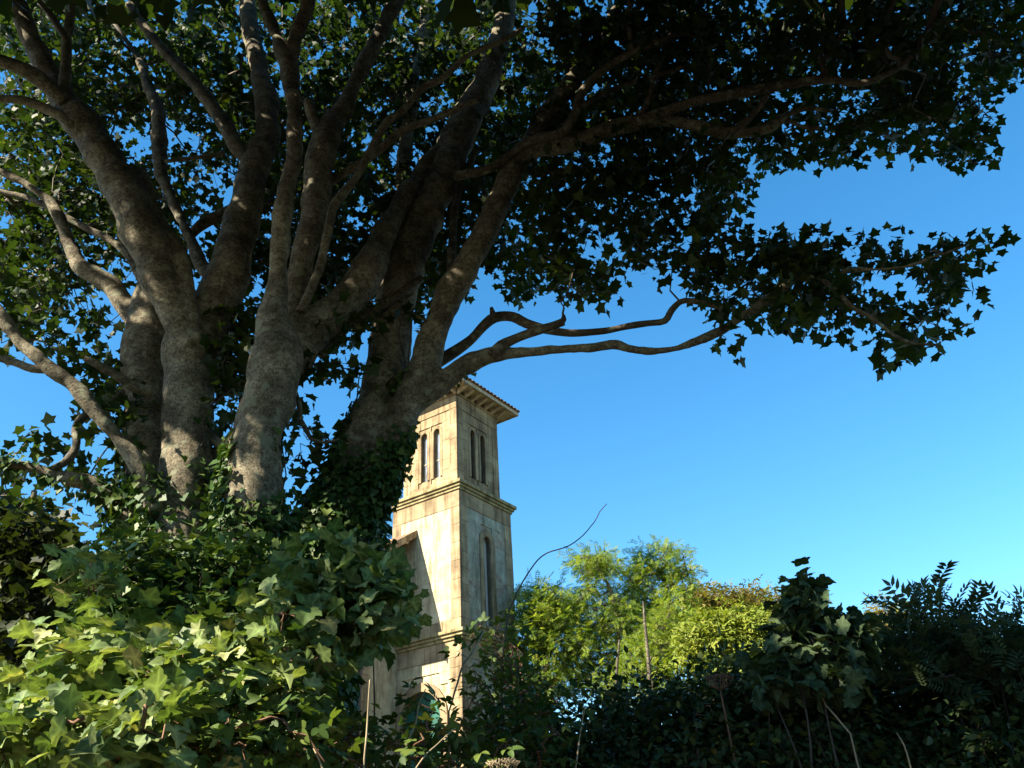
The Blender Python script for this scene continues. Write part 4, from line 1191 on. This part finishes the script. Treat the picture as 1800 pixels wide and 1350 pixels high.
plant('ash_sapling', 'ash sapling whose pinnate leaves stand up against the sky at right', 'shrub', (4.4, 5.6),
      [(1625, 1085, 30, 24, 5.3, 5.8, 8), (1595, 1115, 22, 16, 5.3, 5.8, 5), (1650, 1130, 50, 36, 5.3, 6.0, 20), (1640, 1170, 70, 40, 5.3, 6.0, 34), (1600, 1150, 40, 26, 5.3, 6, 10)],
      ASH_HI, MAT['shoot'], 4, .20, .11, group=GR, stems=6, droop=-.25, stem_mat='twig')
plant('ash_sapling', 'second ash sapling with upswept pinnate fronds nearer the right edge', 'shrub', (4.9, 5.7),
      [(1690, 1095, 26, 24, 5.3, 5.8, 8), (1715, 1090, 16, 20, 5.3, 5.8, 5), (1690, 1145, 40, 36, 5.3, 6.0, 16), (1740, 1175, 60, 50, 5.4, 6.1, 36)],
      ASH_HI, MAT['shoot'], 4, .20, .11, group=GR, stems=6, droop=-.25)
plant('ash_sapling', 'ash sapling cut by the right frame edge above the hedge', 'shrub', (5.5, 5.9),
      [(1780, 1130, 30, 30, 5.5, 6.0, 12), (1790, 1180, 50, 50, 5.5, 6.1, 32), (1830, 1130, 50, 60, 5.5, 6.2, 26)],
      ASH_HI, MAT['shoot'], 4, .20, .11, group=GR, stems=6, droop=-.1)

# ------------------------------------------------------------------ unseen leaf mass added behind the viewer to block ambient light
wn_ = 11000
wp = np.stack([rng.uniform(-15, 28, wn_), rng.uniform(-11, -6, wn_), rng.uniform(.1, 8.0, wn_)], 1)
wp[:, 2] *= .75 + .25 * np.sin(wp[:, 0] * .9) * np.cos(wp[:, 0] * .37)
wf = leaf_frames(unit(rng.normal(0, 1, (wn_, 3))), .3, .8)
WV = np.einsum('vk,nkj->nvj', SYC_LO[0], wf) * .42 + wp[:, None, :]
WT = (SYC_LO[1][None] + (np.arange(wn_) * len(SYC_LO[0]))[:, None, None]).reshape(-1, 3)
mesh_obj('ambient_blocker_leaves', mesh_np('ambient_blocker_leaves', WV.reshape(-1, 3), WT, np.repeat(rng.random(wn_), len(SYC_LO[0])) * .99), MAT['hedge'], None, 'stuff')

# ------------------------------------------------------------------ canes and dry stalks
def cane(name, label, cat, tr, Y0, Y1, mat, group=None):
    s = spline(limb(tr, Y0, Y1), .03)
    for k in range(len(s)):
        s[k, :3] += np.array(noise.noise_vector(Vector(s[k, :3]) * 9)) * .006
    p = Vector(s[0, :3]); base = Vector((p.x, p.y, gz(p.x, p.y)))
    s = np.vstack([[base.x, base.y, base.z - .05, s[0, 3] * 1.1], s])
    V, T = tube_np(s[:, :3], s[:, 3], 7)
    o = mesh_obj(name, mesh_np(name, V - np.array(base), T, smooth=True), mat)
    o.location = base
    return tag(o, label, cat, group)
GC = 'bare canes and dry stems'
cane('bramble_cane', 'thin dark bramble cane arching up against the sky right of the tower', 'stem', [(880, 1180, 1.61), (893, 1085, 1.49), (905, 1050, 1.36), (920, 1020, 1.30), (938, 994, 1.24), (962, 972, 1.12), (1000, 958, 1.05), (1025, 940, 0.93), (1045, 918, 0.81), (1053, 900, 0.74), (1067, 886, 0.62)], 5.2, 5.0, MAT['twig'], GC)
cane('dry_stem', 'straight pale dry stem standing at the bottom left of the door', 'stem', [(638, 1420, 2.10), (642, 1330, 1.82), (647, 1260, 1.47), (649, 1195, 0.84)], 3.4, 3.4, MAT['drystem'], GC)
cane('dead_stem', 'taller bare brown dead stem standing among the sunlit trees', 'stem', [(1142, 1230, 4), (1141, 1180, 3.6), (1136, 1120, 3.0), (1133, 1090, 2.6), (1131, 1058, 1.6)], 26.5, 26.5, MAT['shade_dead_bark'], GC)
cane('dead_stem', 'shorter bare brown dead stem left of the taller one', 'stem', [(1086, 1240, 3.4), (1084, 1180, 2.8), (1089, 1125, 1.6)], 26.5, 26.5, MAT['shade_dead_bark'], GC)
cane('bramble_cane', 'curved pale bramble cane rising in front of the door', 'stem', [(690, 1360, 1.80), (715, 1310, 1.50), (730, 1270, 1.42), (738, 1235, 1.27), (748, 1210, 0.90)], 4.0, 4.1, MAT['drystem'], GC)
cane('bramble_cane', 'pale bramble cane slanting across the tower corner', 'stem', [(790, 1250, 1.60), (812, 1175, 1.92), (828, 1150, 1.92), (840, 1130, 1.76), (850, 1110, 1.28)], 4.6, 4.8, MAT['drystem'], GC)
cane('bramble_cane', 'brown leafless cane leaning along the bottom toward the tower foot', 'stem', [(725, 1360, 1.54), (745, 1330, 1.40), (780, 1298, 1.19), (800, 1280, 0.84)], 3.8, 4.1, MAT['drystem'], GC)
cane('dry_stem', 'short pale grass stem at the bottom left of centre', 'stem', [(580, 1400, 1.80), (566, 1350, 1.56), (550, 1312, 0.96)], 3.4, 3.4, MAT['drystem'], GC)
cane('dry_stem', 'thin leaning straw stem in the dark hedge at bottom centre', 'stem', [(1012, 1360, 1.44), (1018, 1300, 1.20), (1028, 1240, 0.72)], 4.6, 4.7, MAT['drystem'], GC)
cane('dry_stem', 'pale broken stem lying in the dark hedge at right', 'stem', [(1495, 1290, 1.69), (1470, 1260, 1.69), (1452, 1240, 1.43), (1445, 1218, 1.17)], 5.0, 5.1, MAT['drystem'], GC)
cane('dry_stem', 'small bare forked stem near the lower right hedge', 'stem', [(1598, 1340, 1.43), (1588, 1310, 1.30), (1576, 1288, 0.98)], 5.0, 5.0, MAT['drystem'], GC)

def umbel(label, x, y, Y, sc, stem, mat):
    top = P(x, y, Y); base = Vector((top.x + .02, top.y, gz(top.x, top.y)))
    o = thing('hogweed_stalk', label, 'plant', base, 'dry hogweed stalks')
    rows = np.array([(*(base - Vector((0, 0, .05))), .008), (*(base * .5 + top * .5 + Vector((.01, 0, 0))), .006), (*top, .0045)])
    s = spline(rows, .06); V, T = tube_np(s[:, :3], s[:, 3], 6)
    mesh_obj('stem', mesh_np('stem', V - np.array(base), T, smooth=True), mat, o)
    for k in range(14):
        a_ = k * 2.4; rr = sc * (.35 + .65 * math.sqrt((k + .5) / 14))
        e = top + Vector((rr * math.cos(a_), rr * math.sin(a_) * .8, sc * (1.0 - .35 * (rr / sc) ** 2)))
        m_ = top * .5 + e * .5 + Vector(((e.x - top.x) * .25, (e.y - top.y) * .25, -.004))
        s = spline(np.array([(*top, .0026), (*m_, .0022), (*e, .0018)]), .02); V, T = tube_np(s[:, :3], s[:, 3], 5)
        ray = mesh_obj('ray', mesh_np('ray', V - np.array(base), T, smooth=True), mat, o)
        fV, fT = [], []
        for q_ in range(7):
            b_ = q_ * 2.4; e2 = e + Vector((.018 * math.cos(b_), .018 * math.sin(b_), .02))
            V, T = tube_np(np.array([e, e2]), np.array([.0012, .0022]), 4)
            fT.append(T + sum(len(v) for v in fV)); fV.append(V)
        mesh_obj('seed_head', mesh_np('seed_head', np.vstack(fV) - np.array(base), np.vstack(fT)), mat, ray)
umbel('pale dry hogweed head catching the sun at the bottom centre', 884, 1368, 3.6, .055, .006, MAT['drystem'])
umbel('brown dry hogweed head in the shaded hedge', 1266, 1212, 5.0, .07, .006, MAT['redstem'])
